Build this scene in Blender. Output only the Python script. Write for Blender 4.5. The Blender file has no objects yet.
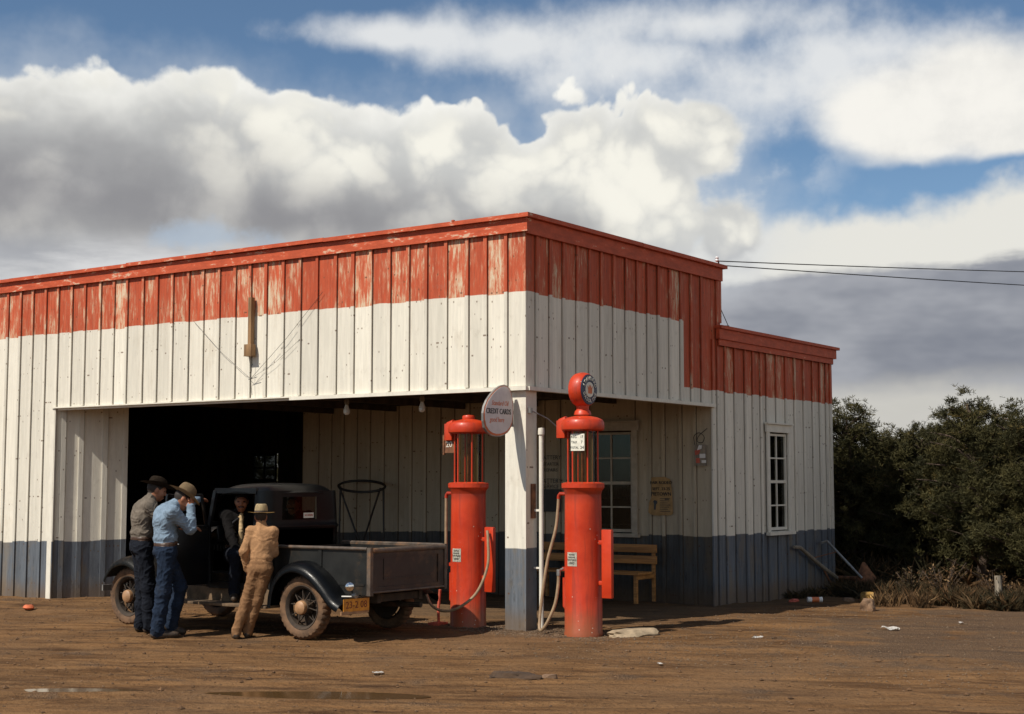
import bpy, bmesh, math, random
import numpy as np
from mathutils import Vector, Matrix, noise
from math import sin, cos, pi, radians, sqrt, atan2, asin
random.seed(7); np.random.seed(7)
SC = bpy.context.scene
COL = SC.collection

# ------------------------------------------------------------------ camera
CAM = Vector((9.5138, -13.9179, 1.7)); YAW = radians(34.9); PITCH = radians(4.9136)
FW = Vector((-sin(YAW), cos(YAW), 0)); RT = Vector((cos(YAW), sin(YAW), 0))
cd = bpy.data.cameras.new('camera'); cam = bpy.data.objects.new('camera', cd); COL.objects.link(cam)
cam.location = CAM; cam.rotation_euler = (pi/2 + PITCH, 0, YAW)
cd.sensor_width = 36; cd.lens = 1454/1024*36; cd.clip_end = 3000; cd.clip_start = .1
SC.camera = cam

# ------------------------------------------------------------------ helpers
def lin(r, g, b):
    f = lambda c: (c/255/12.92) if c/255 <= .04045 else ((c/255+.055)/1.055)**2.4
    return (f(r), f(g), f(b), 1)

def ground_z(x, y):
    s = max(0.0, min(1.0, (y-2.5)/6.5)); z = -0.11*s*s*(3-2*s)
    if x < -6.5: z -= .012*min(1, (-6.5-x)/2)
    if y < -3.5: z -= .0
    return z

class MB:
    """collects shapes and links them as ONE mesh object"""
    def __init__(s): s.v = []; s.f = []; s.m = []; s.r = []; s.sm = []
    def add(s, vs, fs, m=0, r=None, smooth=False, M=None):
        b = len(s.v)
        if M is not None: vs = [tuple(M @ Vector(p)) for p in vs]
        s.v.extend([tuple(p) for p in vs]); 
        if r is None: r = random.random()
        for f in fs:
            s.f.append([i+b for i in f]); s.m.append(m); s.r.append(r); s.sm.append(smooth)
        return s
    def box(s, x0, x1, y0, y1, z0, z1, m=0, r=None, M=None):
        vs = [(x0,y0,z0),(x1,y0,z0),(x1,y1,z0),(x0,y1,z0),(x0,y0,z1),(x1,y0,z1),(x1,y1,z1),(x0,y1,z1)]
        return s.add(vs, [(0,3,2,1),(4,5,6,7),(0,1,5,4),(1,2,6,5),(2,3,7,6),(3,0,4,7)], m, r, False, M)
    def bar(s, a, b, w, h, m=0, up=(0,0,1), r=None):
        a = Vector(a); b = Vector(b); d = (b-a); L = d.length; d.normalize()
        u = Vector(up); x = d.cross(u)
        if x.length < 1e-4: x = d.cross(Vector((1,0,0)))
        x.normalize(); u = x.cross(d)
        vs = []
        for t in (a, b):
            for sx, sz in ((-1,-1),(1,-1),(1,1),(-1,1)): vs.append(t + x*sx*w/2 + u*sz*h/2)
        return s.add(vs, [(0,1,2,3),(7,6,5,4),(0,4,5,1),(1,5,6,2),(2,6,7,3),(3,7,4,0)], m, r)
    def tube(s, pts, rad, n=10, m=0, cap=True, closed=False):
        P = [Vector(p) for p in pts]; N = len(P)
        R = rad if hasattr(rad, '__len__') else [rad]*N
        t0 = (P[1]-P[0]).normalized(); up = Vector((0,0,1)) if abs(t0.z) < .9 else Vector((1,0,0))
        vs = []; fs = []
        for i in range(N):
            if closed: t = (P[(i+1) % N]-P[i-1]).normalized()
            else: t = (P[min(i+1,N-1)]-P[max(i-1,0)]).normalized()
            x = t.cross(up); x.normalize(); up = x.cross(t).normalized()
            for k in range(n):
                a = 2*pi*k/n; vs.append(P[i] + (x*cos(a)+up*sin(a))*R[i])
        for i in range(N if closed else N-1):
            j = (i+1) % N
            for k in range(n):
                k2 = (k+1) % n; fs.append((i*n+k, i*n+k2, j*n+k2, j*n+k))
        if cap and not closed:
            fs.append(tuple(range(n))[::-1]); fs.append(tuple((N-1)*n+k for k in range(n)))
        return s.add(vs, fs, m, None, True)
    def lathe(s, prof, n=32, m=0, M=None, c=(0,0,0), cap=True):
        """prof: list of (r, z)"""
        vs = []; fs = []; N = len(prof)
        for r, z in prof:
            for k in range(n):
                a = 2*pi*k/n; vs.append((c[0]+r*cos(a), c[1]+r*sin(a), c[2]+z))
        for i in range(N-1):
            for k in range(n):
                k2 = (k+1) % n; fs.append((i*n+k, i*n+k2, (i+1)*n+k2, (i+1)*n+k))
        if cap:
            if prof[0][0] > 1e-4: fs.append(tuple(range(n))[::-1])
            if prof[-1][0] > 1e-4: fs.append(tuple((N-1)*n+k for k in range(n)))
        return s.add(vs, fs, m, None, True, M)
    def grid(s, fn, nu, nv, m=0, skip=None, closed_u=False, smooth=True, th=0):
        vs = []; fs = []
        for i in range(nu+1):
            for j in range(nv+1): vs.append(Vector(fn(i/nu, j/nv)))
        for i in range(nu):
            for j in range(nv):
                if skip and skip((i+.5)/nu, (j+.5)/nv): continue
                a = i*(nv+1)+j; fs.append((a, a+nv+1, a+nv+2, a+1))
        if th:
            bm = bmesh.new(); bv = [bm.verts.new(p) for p in vs]
            for f in fs: bm.faces.new([bv[i] for i in f])
            bmesh.ops.solidify(bm, geom=bm.faces[:], thickness=th)
            bm.verts.index_update()
            vs = [v.co.copy() for v in bm.verts]; fs = [[v.index for v in f.verts] for f in bm.faces]; bm.free()
        return s.add(vs, fs, m, None, smooth)
    def prism(s, outline, d, m=0, fn=None, c0=0):
        """outline 2-d, extruded d along third axis; fn maps (u,v,w)->xyz"""
        n = len(outline); fn = fn or (lambda u, v, w: (u, v, w))
        vs = [fn(u, v, c0) for u, v in outline]+[fn(u, v, c0+d) for u, v in outline]
        fs = [tuple(range(n))[::-1], tuple(range(n, 2*n))]+[(i, (i+1) % n, n+(i+1) % n, n+i) for i in range(n)]
        return s.add(vs, fs, m)
    def text(s, body, size, fn, m=0, ext=.001, cx=True, sx=1):
        cu = bpy.data.curves.new('t', 'FONT'); cu.body = body; cu.size = size; cu.extrude = ext
        if cx: cu.align_x = 'CENTER'
        cu.align_y = 'CENTER'; cu.resolution_u = 2
        o = bpy.data.objects.new('t', cu); COL.objects.link(o)
        dg = bpy.context.evaluated_depsgraph_get(); dg.update()
        me = o.evaluated_get(dg).to_mesh()
        vs = [fn(v.co.x*sx, v.co.y, v.co.z+ext) for v in me.vertices]; fs = [list(p.vertices) for p in me.polygons]
        s.add(vs, fs, m); o.evaluated_get(dg).to_mesh_clear()
        bpy.data.objects.remove(o); bpy.data.curves.remove(cu)
        return s
    def build(s, name, mats, parent=None, bevel=0, sharp=35, loc=None, recalc=True):
        me = bpy.data.meshes.new(name); 
        me.from_pydata([tuple(p) for p in s.v], [], s.f)
        if not isinstance(mats, (list, tuple)): mats = [mats]
        for m in mats: me.materials.append(m)
        me.polygons.foreach_set('material_index', s.m)
        me.polygons.foreach_set('use_smooth', [True if (x or bevel) else False for x in s.sm])
        at = me.attributes.new('rnd', 'FLOAT', 'FACE'); at.data.foreach_set('value', s.r)
        if recalc or bevel:
            bm = bmesh.new(); bm.from_mesh(me)
            if recalc: bmesh.ops.recalc_face_normals(bm, faces=bm.faces[:])
            if bevel:
                es = [e for e in bm.edges if len(e.link_faces) == 2 and e.calc_face_angle(0) > radians(30)]
                bmesh.ops.bevel(bm, geom=es, offset=bevel, segments=2, affect='EDGES', profile=.6, clamp_overlap=True)
            bm.to_mesh(me); bm.free()
        me.update()
        if any(s.sm) or bevel: me.set_sharp_from_angle(angle=radians(sharp))
        o = bpy.data.objects.new(name, me); COL.objects.link(o)
        if parent: o.parent = parent
        if loc: o.location = loc
        return o

def tag(o, label=None, cat=None, group=None, kind=None):
    if label: o['label'] = label
    if cat: o['category'] = cat
    if group: o['group'] = group
    if kind: o['kind'] = kind
    return o
def thing(name, label, cat, loc=(0,0,0), rz=0, group=None):
    o = bpy.data.objects.new(name, None); COL.objects.link(o); o.empty_display_size = .2
    o.location = loc; o.rotation_euler = (0,0,rz); return tag(o, label, cat, group)
def catmull(pts, n=8, closed=False):
    P = [Vector(p) for p in pts]; out = []; N = len(P)
    for i in range(N if closed else N-1):
        if closed: a, b, c, d = P[i-1], P[i], P[(i+1) % N], P[(i+2) % N]
        else: a, b, c, d = P[max(i-1,0)], P[i], P[i+1], P[min(i+2,N-1)]
        for k in range(n):
            t = k/n
            out.append(.5*((2*b)+(c-a)*t+(2*a-5*b+4*c-d)*t*t+(3*b-a-3*c+d)*t**3))
    if not closed: out.append(P[-1])
    return out

# ------------------------------------------------------------------ node expressions
class X:
    nt = None
    def __init__(s, sock): s.s = sock
    @staticmethod
    def op(o, *a, clamp=False):
        n = X.nt.nodes.new('ShaderNodeMath'); n.operation = o; n.use_clamp = clamp
        for i, v in enumerate(a):
            if isinstance(v, X): X.nt.links.new(v.s, n.inputs[i])
            else: n.inputs[i].default_value = v
        return X(n.outputs[0])
    def __add__(s, o): return X.op('ADD', s, o)
    __radd__ = __add__
    def __sub__(s, o): return X.op('SUBTRACT', s, o)
    def __rsub__(s, o): return X.op('SUBTRACT', o, s)
    def __mul__(s, o): return X.op('MULTIPLY', s, o)
    __rmul__ = __mul__
    def __truediv__(s, o): return X.op('DIVIDE', s, o)
    def max(s, o): return X.op('MAXIMUM', s, o)
    def min(s, o): return X.op('MINIMUM', s, o)
def smooth(x, lo, hi):
    n = X.nt.nodes.new('ShaderNodeMapRange'); n.interpolation_type = 'SMOOTHSTEP'
    X.nt.links.new(x.s, n.inputs['Value']); n.inputs['From Min'].default_value = lo; n.inputs['From Max'].default_value = hi
    return X(n.outputs[0])
def vec(x, y, z):
    n = X.nt.nodes.new('ShaderNodeCombineXYZ')
    for i, v in enumerate((x, y, z)):
        if isinstance(v, X): X.nt.links.new(v.s, n.inputs[i])
        else: n.inputs[i].default_value = v
    return X(n.outputs[0])
def nz(v, scale=1, detail=4, rough=.55, dist=0, typ='noise', out=0):
    n = X.nt.nodes.new('ShaderNodeTexNoise' if typ == 'noise' else 'ShaderNodeTexVoronoi')
    X.nt.links.new(v.s, n.inputs['Vector']); n.inputs['Scale'].default_value = scale
    if typ == 'noise':
        n.inputs['Detail'].default_value = detail; n.inputs['Roughness'].default_value = rough; n.inputs['Distortion'].default_value = dist
    return X(n.outputs[out])
def mix(f, a, b, mode='MIX'):
    n = X.nt.nodes.new('ShaderNodeMix'); n.data_type = 'RGBA'; n.blend_type = mode; n.clamp_factor = True
    for i, v in ((0, f), (6, a), (7, b)):
        if isinstance(v, X): X.nt.links.new(v.s, n.inputs[i])
        else: n.inputs[i].default_value = v if i == 0 else (v if len(v) == 4 else (*v, 1))
    return X(n.outputs[2])
def coords():
    g = X.nt.nodes.new('ShaderNodeTexCoord'); sp = X.nt.nodes.new('ShaderNodeSeparateXYZ')
    X.nt.links.new(g.outputs['Object'], sp.inputs[0])
    return X(g.outputs['Object']), X(sp.outputs[0]), X(sp.outputs[1]), X(sp.outputs[2])
def rnd():
    a = X.nt.nodes.new('ShaderNodeAttribute'); a.attribute_name = 'rnd'; return X(a.outputs['Fac'])
def material(name, fn, rough=.6, metal=0, spec=.5, coat=0):
    m = bpy.data.materials.new(name); m.use_nodes = True; nt = m.node_tree; X.nt = nt
    b = nt.nodes['Principled BSDF']
    r = fn()
    if not isinstance(r, dict): r = dict(col=r)
    def setin(k, v):
        if isinstance(v, X): nt.links.new(v.s, b.inputs[k])
        else: b.inputs[k].default_value = v
    setin('Base Color', r['col']); setin('Roughness', r.get('rough', rough)); setin('Metallic', metal)
    b.inputs['Specular IOR Level'].default_value = spec
    if coat: b.inputs['Coat Weight'].default_value = coat; b.inputs['Coat Roughness'].default_value = .15
    if 'bump' in r:
        n = nt.nodes.new('ShaderNodeBump'); n.inputs['Distance'].default_value = r.get('bd', .01); n.inputs['Strength'].default_value = r.get('bs', .6)
        nt.links.new(r['bump'].s, n.inputs['Height']); nt.links.new(n.outputs[0], b.inputs['Normal'])
    if 'emit' in r:
        setin('Emission Color', r['emit']); b.inputs['Emission Strength'].default_value = r.get('es', 1)
    return m
def simple(name, c, rough=.6, var=.25, sc=6, metal=0, spec=.5, bump=.0, stretch=(1,1,1), coat=0, dirt=None, dirtamt=.5):
    def fn():
        v, x, y, z = coords(); q = vec(x*stretch[0], y*stretch[1], z*stretch[2])
        n = nz(q, sc, 6, .6); k = tuple(ch*(1-var) for ch in c[:3]); h = tuple(min(1, ch*(1+var)) for ch in c[:3])
        col = mix(smooth(n, .3, .7), k, h)
        if dirt: col = mix(smooth(nz(v+0 if False else v, sc*.6, 8, .7), .62-.3*dirtamt, .75), col, dirt)
        d = dict(col=col, rough=rough)
        if bump: d['bump'] = n; d['bd'] = bump
        return d
    return material(name, fn, rough, metal, spec, coat)

WHITE = (.755, .715, .615); RED = (.50, .088, .034); BLUE = (.125, .142, .165)
def paint_fn(mode):
    def fn():
        v, x, y, z = coords(); r = rnd()
        if mode[0] == 'x': q = vec(x*14+r*40, y*2, z*.9+r*17)      # grain runs up
        else: q = vec(x*2, y*14+r*40, z*.9+r*17)
        g1 = nz(q, 1.6, 8, .7); g2 = nz(vec(x*3+r*30, y*3+r*11, z*1.1+r*9), 1.1, 5, .6)
        blot = nz(v, .8, 4, .6)
        wob = (nz(v, 3, 2, .5)-.5)*.035 + (r-.5)*.025
        zz = z+wob
        isred = smooth(zz, 3.915, 3.925)
        isred = isred.max(smooth(zz, 2.995, 3.005)*smooth(y, 3.865, 3.875))
        isblue = 1-smooth(zz+(x+4.0).min(0.0)*(-.025), .925, .94)
        wcol = mix(smooth(g1, .35, .75), tuple(c*.88 for c in WHITE), tuple(min(1, c*1.06) for c in WHITE))
        wcol = mix(smooth(g2, .56, .85)*.45, wcol, (.40, .32, .22))
        fine = nz(vec(x*60, y*60, z*4+r*13), 1, 3, .6)
        wcol = mix(smooth(fine, .62, .80)*.35, wcol, (.38, .32, .24))
        # peeling of the red coat: a worn middle tone and bare flakes
        p = nz(vec(x*26+r*50, y*26+r*50, z*3.6+r*31), 1, 7, .74)
        p2 = nz(vec(x*3.5+r*20, y*3.5, z*1.5+r*8), 1, 4, .6)
        north = smooth(y, .02, .1)
        q_ = p*.60+p2*.40+(r-.5)*.10-north*.035
        rcol = mix(smooth(g1, .3, .7), tuple(c*.72 for c in RED), tuple(min(1, c*1.15) for c in RED))
        rcol = mix(smooth(q_, .455, .53)*.55, rcol, (.52, .20, .11))
        rcol = mix(smooth(q_, .525, .56)*.85, rcol, (.58, .36, .23))
        rcol = mix(smooth(q_, .575, .60)*.9, rcol, (.60, .50, .36))
        bcol = mix(smooth(g1, .3, .7), tuple(c*.72 for c in BLUE), tuple(c*1.2 for c in BLUE))
        bcol = mix(smooth(g2, .50, .66)*.55, bcol, (.20, .16, .11)); bcol = mix(smooth(nz(vec(x*18+r*5, y*18+r*5, z*4), 1, 6, .7), .56, .66)*.5, bcol, (.045, .045, .048))
        col = mix(isred, wcol, rcol); col = mix(isblue, col, bcol)
        # splashed dirt low down, knots and tone from board to board
        dirt = (1-smooth(z+(blot-.5)*.35, .02, .32))*.6
        col = mix(dirt, col, (.16, .10, .05))
        kn = nz(vec(x*9+r*5, y*9+r*5, z*5.5), 1.0, 0, .5, 0, 'vor')
        col = mix((1-smooth(kn, .045, .10))*.85, col, (.13, .08, .04))
        runs = smooth(nz(vec(x*24+r*7, y*24+r*7, z*.7), 1, 4, .7), .60, .74)*smooth(g2, .42, .6)
        col = mix(runs*.42, col, (.26, .15, .07))
        mott = nz(vec(x*7+r*3, y*7, z*5), 1, 6, .7); col = mix(smooth(mott, .55, .72)*.22, col, (.30, .25, .19))
        nails = X.op('ABSOLUTE', X.op('FRACT', z*1.55+r*3.0)-.5); nl_ = nz(vec(x*30+r*9, y*30, X.op('FLOOR', z*1.55+r*3.0)*3.3), 1, 0, .5)
        col = mix((1-smooth(nails, .008, .022))*smooth(nl_, .64, .69)*.8, col, (.12, .06, .03))
        tone = .86+r*.2
        if mode == 'xb': col = mix(1.0, col, (.62, .55, .46), 'MULTIPLY')  # bay boards: shade of the bay multiplied into the paint colour
        col = mix(1.0, col, vec(tone, tone, tone), 'MULTIPLY')
        return dict(col=col, bump=g1+p*.6, bd=.006, bs=.5)
    return fn
M = {}
M['paint_f'] = material('painted_boards_front', paint_fn('x'), .62, spec=.3)
M['paint_b'] = material('shade_darkened_painted_boards', paint_fn('xb'), .7, spec=.2)  # darker copy of the front paint, bay shade put into its colour
M['paint_s'] = material('painted_boards_side', paint_fn('y'), .62, spec=.3)
def redtrim():
    v, x, y, z = coords(); r = rnd()
    p = nz(vec(x*5+r*9, y*5+r*9, z*16), 1, 7, .7)
    col = mix(smooth(p, .35, .65), tuple(c*.8 for c in RED), tuple(c*1.1 for c in RED))
    north = smooth(y, .02, .1)
    col = mix(smooth(p-north*.07, .57, .64)*.8, col, (.62, .48, .34))
    return dict(col=col, bump=p, bd=.005)
M['redtrim'] = material('red_trim_paint', redtrim, .6, spec=.3)
def whitetrim():
    v, x, y, z = coords(); r = rnd()
    p = nz(vec(x*6+r*9, y*6+r*9, z*3), 1.5, 7, .7)
    col = mix(smooth(p, .3, .7), tuple(c*.85 for c in WHITE), WHITE)
    col = mix(smooth(p, .64, .75)*.6, col, (.33, .26, .18))
    return dict(col=col, bump=p, bd=.004)
M['whitetrim'] = material('white_trim_paint', whitetrim, .6, spec=.3)
M['shadetrim'] = simple('shaded_white_trim', (.40,.34,.26), .7, .15, 8)  # white trim in a darker copy, with the bay's shade painted in
M['darkwood_and_shade'] = simple('dark_wood_and_batten_shade', (.06, .042, .027), .85, .4, 5, stretch=(1,1,.2))
M['rawwood'] = simple('raw_brown_wood', (.22, .125, .055), .75, .4, 9, stretch=(1,1,.15), bump=.003)
M['benchwood'] = simple('bench_wood', (.36, .165, .045), .6, .35, 7, stretch=(.25,1,4), bump=.003)
M['greywood'] = simple('weathered_grey_wood', (.24, .20, .15), .8, .35, 9, stretch=(3,3,.4), bump=.004)
M['tar'] = simple('roof_tar', (.03, .03, .03), .9, .3, 3)
M['pumpred'] = simple('pump_red_enamel', (.58, .036, .009), .42, .12, 4, spec=.35, coat=.08, dirt=(.40, .035, .012), dirtamt=.25)
def pumpfn():
    v, x, y, z = coords(); n = nz(v, 3.5, 6, .6); run = nz(vec(x*16, y*16, z*1.1), 1, 6, .7); f = nz(v, 28, 5, .7)
    c = mix(smooth(n, .3, .7), (.45, .030, .007), (.56, .046, .010))
    c = mix(smooth(run, .50, .68)*.65, c, (.25, .026, .010))
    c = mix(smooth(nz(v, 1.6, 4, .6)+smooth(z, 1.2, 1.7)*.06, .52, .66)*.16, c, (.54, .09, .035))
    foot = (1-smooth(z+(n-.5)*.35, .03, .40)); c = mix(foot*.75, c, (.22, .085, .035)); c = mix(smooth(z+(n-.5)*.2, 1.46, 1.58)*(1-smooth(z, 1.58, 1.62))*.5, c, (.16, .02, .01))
    ch = nz(v, 17, 0, .5, 0, 'vor'); pick = nz(v, 5, 2, .5)
    c = mix((1-smooth(ch, .09, .13))*smooth(pick, .56, .60)*.9, c, (.50, .42, .33)); c = mix((1-smooth(nz(v+0 if False else v, 29, 0, .5, 0, 'vor'), .10, .16))*smooth(pick, .40, .36)*.8, c, (.06, .02, .012))
    return dict(col=c, rough=smooth(run, .3, .7)*.22+.36, bump=nz(v, 4, 3, .5)*1.0+f*.03, bd=.02, bs=.5)
M['pumpred'] = material('pump_red_enamel', pumpfn, .4, spec=.4, coat=.06)
M['pumpwhite'] = simple('label_white', (.72, .70, .60), .5, .1, 20)
M['black'] = simple('black_paint', (.012, .012, .014), .4, .2, 5)
M['orange'] = simple('orange_lettering', (.62, .16, .05), .5, .1, 20)
M['navy'] = simple('navy_enamel', (.016, .022, .06), .3, .1, 8)
M['signwhite'] = simple('sign_face_white', (.62, .60, .60), .4, .06, 12)
M['steel'] = simple('dull_steel', (.32, .31, .29), .4, .3, 8, metal=.7)
M['iron'] = simple('black_iron', (.02, .017, .014), .55, .4, 9)
M['rust'] = simple('rusty_iron', (.17, .07, .03), .8, .5, 12, bump=.002)
M['hose'] = simple('tan_rubber_hose', (.30, .205, .12), .6, .2, 14)
M['paper'] = simple('brown_poster_paper', (.36, .22, .09), .8, .2, 9)
M['litter'] = simple('white_litter_paper', (.75, .72, .68), .8, .08, 10)
M['stone'] = simple('pale_stone', (.33, .25, .16), .85, .3, 7, bump=.02)
M['brownrock'] = simple('brown_stone', (.20, .12, .07), .9, .3, 7, bump=.02)
M['truck'] = simple('blue_black_truck_paint', (.0045, .0055, .007), .36, .2, 5, spec=.35, coat=.08, dirt=(.04, .03, .02), dirtamt=.10)
M['truckdusty'] = simple('dusty_truck_paint', (.012, .012, .011), .5, .35, 5, spec=.35, dirt=(.07, .045, .025), dirtamt=.3)
M['chassis'] = simple('muddy_chassis', (.035, .024, .016), .85, .4, 7, dirt=(.12, .065, .03), dirtamt=.4)
M['tyre'] = simple('muddy_tyre_rubber', (.125, .068, .034), .8, .45, 10, bump=.004, dirt=(.06, .04, .025), dirtamt=.35)
M['hub'] = simple('muddy_hub_cap', (.36, .20, .10), .5, .25, 9)
M['rail'] = simple('worn_bed_rail', (.085, .065, .05), .45, .4, 9, dirt=(.22, .11, .05), dirtamt=.4)
M['plate'] = simple('yellow_plate_paint', (.62, .25, .022), .45, .2, 14, dirt=(.25, .09, .02), dirtamt=.3)
M['platetext'] = simple('dark_red_plate_paint', (.16, .02, .01), .5, .2, 14)
M['chrome'] = simple('bright_chrome', (.8, .8, .8), .12, .05, 5, metal=1)
M['lampglass'] = simple('bulb_glass', (.75, .74, .68), .15, .03, 5)
M['seat'] = simple('brown_seat_leather', (.05, .028, .015), .6, .3, 9)
M['redcan'] = simple('faded_red_paint', (.50, .10, .06), .6, .2, 12)
def glassmat(name, tint=(.9,.92,.9), gl=.12, ior=1.5):
    m = bpy.data.materials.new(name); m.use_nodes = True; nt = m.node_tree; nt.nodes.clear()
    out = nt.nodes.new('ShaderNodeOutputMaterial'); tr = nt.nodes.new('ShaderNodeBsdfTransparent'); tr.inputs[0].default_value = (*tint, 1)
    g = nt.nodes.new('ShaderNodeBsdfGlossy'); g.inputs['Roughness'].default_value = .04
    fr = nt.nodes.new('ShaderNodeFresnel'); fr.inputs[0].default_value = ior
    ad = nt.nodes.new('ShaderNodeMath'); ad.operation = 'MULTIPLY_ADD'; ad.inputs[1].default_value = 1.0; ad.inputs[2].default_value = gl; ad.use_clamp = True
    nt.links.new(fr.outputs[0], ad.inputs[0])
    mx = nt.nodes.new('ShaderNodeMixShader'); nt.links.new(ad.outputs[0], mx.inputs[0]); nt.links.new(tr.outputs[0], mx.inputs[1]); nt.links.new(g.outputs[0], mx.inputs[2])
    nt.links.new(mx.outputs[0], out.inputs[0]); return m
M['glass'] = glassmat('window_glass', (.70, .72, .68), .0, 1.28)
M['cabglass'] = glassmat('cab_rear_glass', (.62,.62,.58), .0, 1.13)
M['dustyglass'] = glassmat('dusty_window_glass', (.30, .32, .33), .0, 1.3)
M['pumpglass'] = glassmat('pump_cylinder_glass', (.88, .72, .48), .0, 1.3)

# ------------------------------------------------------------------ world: sky with clouds
SUN_EL = radians(49); SUN_AZ = radians(16)       # light travels towards +y, turned 16 degrees to +x
SDIR = Vector((sin(SUN_AZ)*cos(SUN_EL), cos(SUN_AZ)*cos(SUN_EL), -sin(SUN_EL)))
w = bpy.data.worlds.new('World'); SC.world = w; w.use_nodes = True
w.cycles.sampling_method = 'MANUAL'; w.cycles.sample_map_resolution = 256
nt = w.node_tree; X.nt = nt
bg = nt.nodes['Background']
sky = nt.nodes.new('ShaderNodeTexSky'); sky.sky_type = 'NISHITA'; sky.sun_disc = False
sky.sun_elevation = SUN_EL; sky.sun_rotation = pi+SUN_AZ; sky.altitude = 2100; sky.air_density = 1.0; sky.dust_density = .4; sky.ozone_density = 2.0
tc = nt.nodes.new('ShaderNodeTexCoord'); sp = nt.nodes.new('ShaderNodeSeparateXYZ'); nt.links.new(tc.outputs['Generated'], sp.inputs[0])
D = X(tc.outputs['Generated']); dx, dy, dz = (X(sp.outputs[i]) for i in range(3))
fx = dx*RT.x+dy*RT.y; ff = dx*FW.x+dy*FW.y
az = X.op('ARCTAN2', fx, ff); el = X.op('ARCSINE', dz)
def ang(px, py):                                   # picture-plane point -> (bearing, elevation) of that piece of sky
    a = (px-512)/1454; b = (357-py)/1454
    f = cos(PITCH)-b*sin(PITCH); z = sin(PITCH)+b*cos(PITCH)
    return math.atan2(a, f), math.atan2(z, sqrt(a*a+f*f))
warp1 = nz(D, 9, 5, .62); warp2 = nz(D, 26, 5, .6)
wz = vec(dx*1.0, dy*1.0, dz*2.6)
soft = nz(wz, 7, 4, .6); streak = nz(vec(dx, dy, dz*5), 6, 6, .6)
def blob(px, py, rx, ry):
    a, e = ang(px, py)
    u = (az-a)*(1454/rx); v_ = (el-e)*(1454/ry)
    return 1-X.op('SQRT', u*u+v_*v_)
def group(lst):
    g = None
    for b in lst:
        k = blob(*b); g = k if g is None else X.op('SMOOTH_MAX', g, k, .25)
    return g
def vor(v, sc, rnd_=1.0):
    n = X.nt.nodes.new('ShaderNodeTexVoronoi'); n.feature = 'F1'; n.inputs['Scale'].default_value = sc
    X.nt.links.new(v.s, n.inputs['Vector']); return X(n.outputs['Distance'])
wv = X.nt.nodes.new('ShaderNodeVectorMath'); wv.operation = 'MULTIPLY_ADD'
nn = X.nt.nodes.new('ShaderNodeTexNoise'); nn.inputs['Scale'].default_value = 12; nn.inputs['Detail'].default_value = 3; X.nt.links.new(D.s, nn.inputs['Vector'])
X.nt.links.new(nn.outputs['Color'], wv.inputs[0]); wv.inputs[1].default_value = (.07,.07,.07); X.nt.links.new(D.s, wv.inputs[2]); DW = X(wv.outputs[0])
b1 = vor(DW, 15); b2 = vor(DW, 38); b3 = vor(DW, 90)
bil = (0.55-b1)*.62+(0.5-b2)*.34+(0.5-b3)*.16
A = group([(30,185,240,112),(180,172,190,102),(300,180,150,92),(395,184,110,84),(468,176,66,80),(512,196,60,58),(588,172,66,72),(650,175,70,92),(560,230,230,80),(728,232,50,46),(705,140,50,50),(430,250,200,60)])
lr = .35+.65*smooth(az, ang(330,150)[0], ang(520,150)[0])
rr_ = smooth(az, ang(640,150)[0], ang(735,150)[0])
dA = smooth((A+bil*.95*lr+(warp1-.5)*(rr_*.4+.55)+(warp2-.5)*(rr_*.4+.28)+(streak-.5)*rr_*.5-.02)/(rr_*.32+.10), 0, 1)
thin = smooth(A+(warp1-.5)*1.3+(streak-.5)*.2, -.35, .35)*.45
B = group([(400,36,130,20),(520,44,150,34),(640,62,130,46),(760,80,170,60),(830,60,120,50),(700,24,220,34),(880,50,130,40)])
dB = smooth(B+(streak-.5)*.08+(warp2-.5)*1.0+(warp1-.5)*1.5+bil*.35, -.25, .95)
Cc = group([(925,115,92,52),(975,95,80,66),(1040,105,120,75)])
dC = smooth(Cc+(soft-.5)*.8+(warp2-.5)*.2+(warp1-.5)*.3, -.25, .40)*smooth(el+(warp1-.5)*.016+(b2-.5)*.006, ang(930,168)[1], ang(930,156)[1])
wispy = smooth(nz(D, 14, 5, .68)*.68+streak*.1+(0.6-b2)*.25, .44, .64)*smooth(group([(745,160,120,90),(810,110,120,60),(740,70,260,70)]), -.1, .7)*.6
eD = ang(850, 226)[1]; aL, aR = ang(700, 230)[0], ang(1000, 230)[0]
line = el-eD-(az-aL)*.10+(warp1-.5)*.06+(b2-.5)*.012+(warp2-.5)*.02
dD = 1-smooth(line, -.012, .010)
# tone inside the deck low on the right
t1 = smooth(el+(warp1-.5)*.03+(streak-.5)*.03, ang(850,276)[1], ang(850,262)[1])
deckgrey = mix(smooth(soft, .3, .7), (.20, .215, .255), (.38, .39, .42))
deck = mix(t1, deckgrey, (.72, .71, .66))
t2 = smooth(el+(streak-.5)*.05+(warp1-.5)*.03, ang(850,368)[1], ang(850,408)[1]) if False else (1-smooth(el+(soft-.5)*.05+(warp1-.5)*.02, ang(850,408)[1], ang(850,372)[1]))
deck = mix(t2*.75, deck, (.62, .60, .54))
brk = smooth((warp1*.5+streak*.5)+blob(752,330,70,30)*.12, .60, .68)*.7
deck = mix(brk, deck, (.70, .70, .68))
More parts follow.
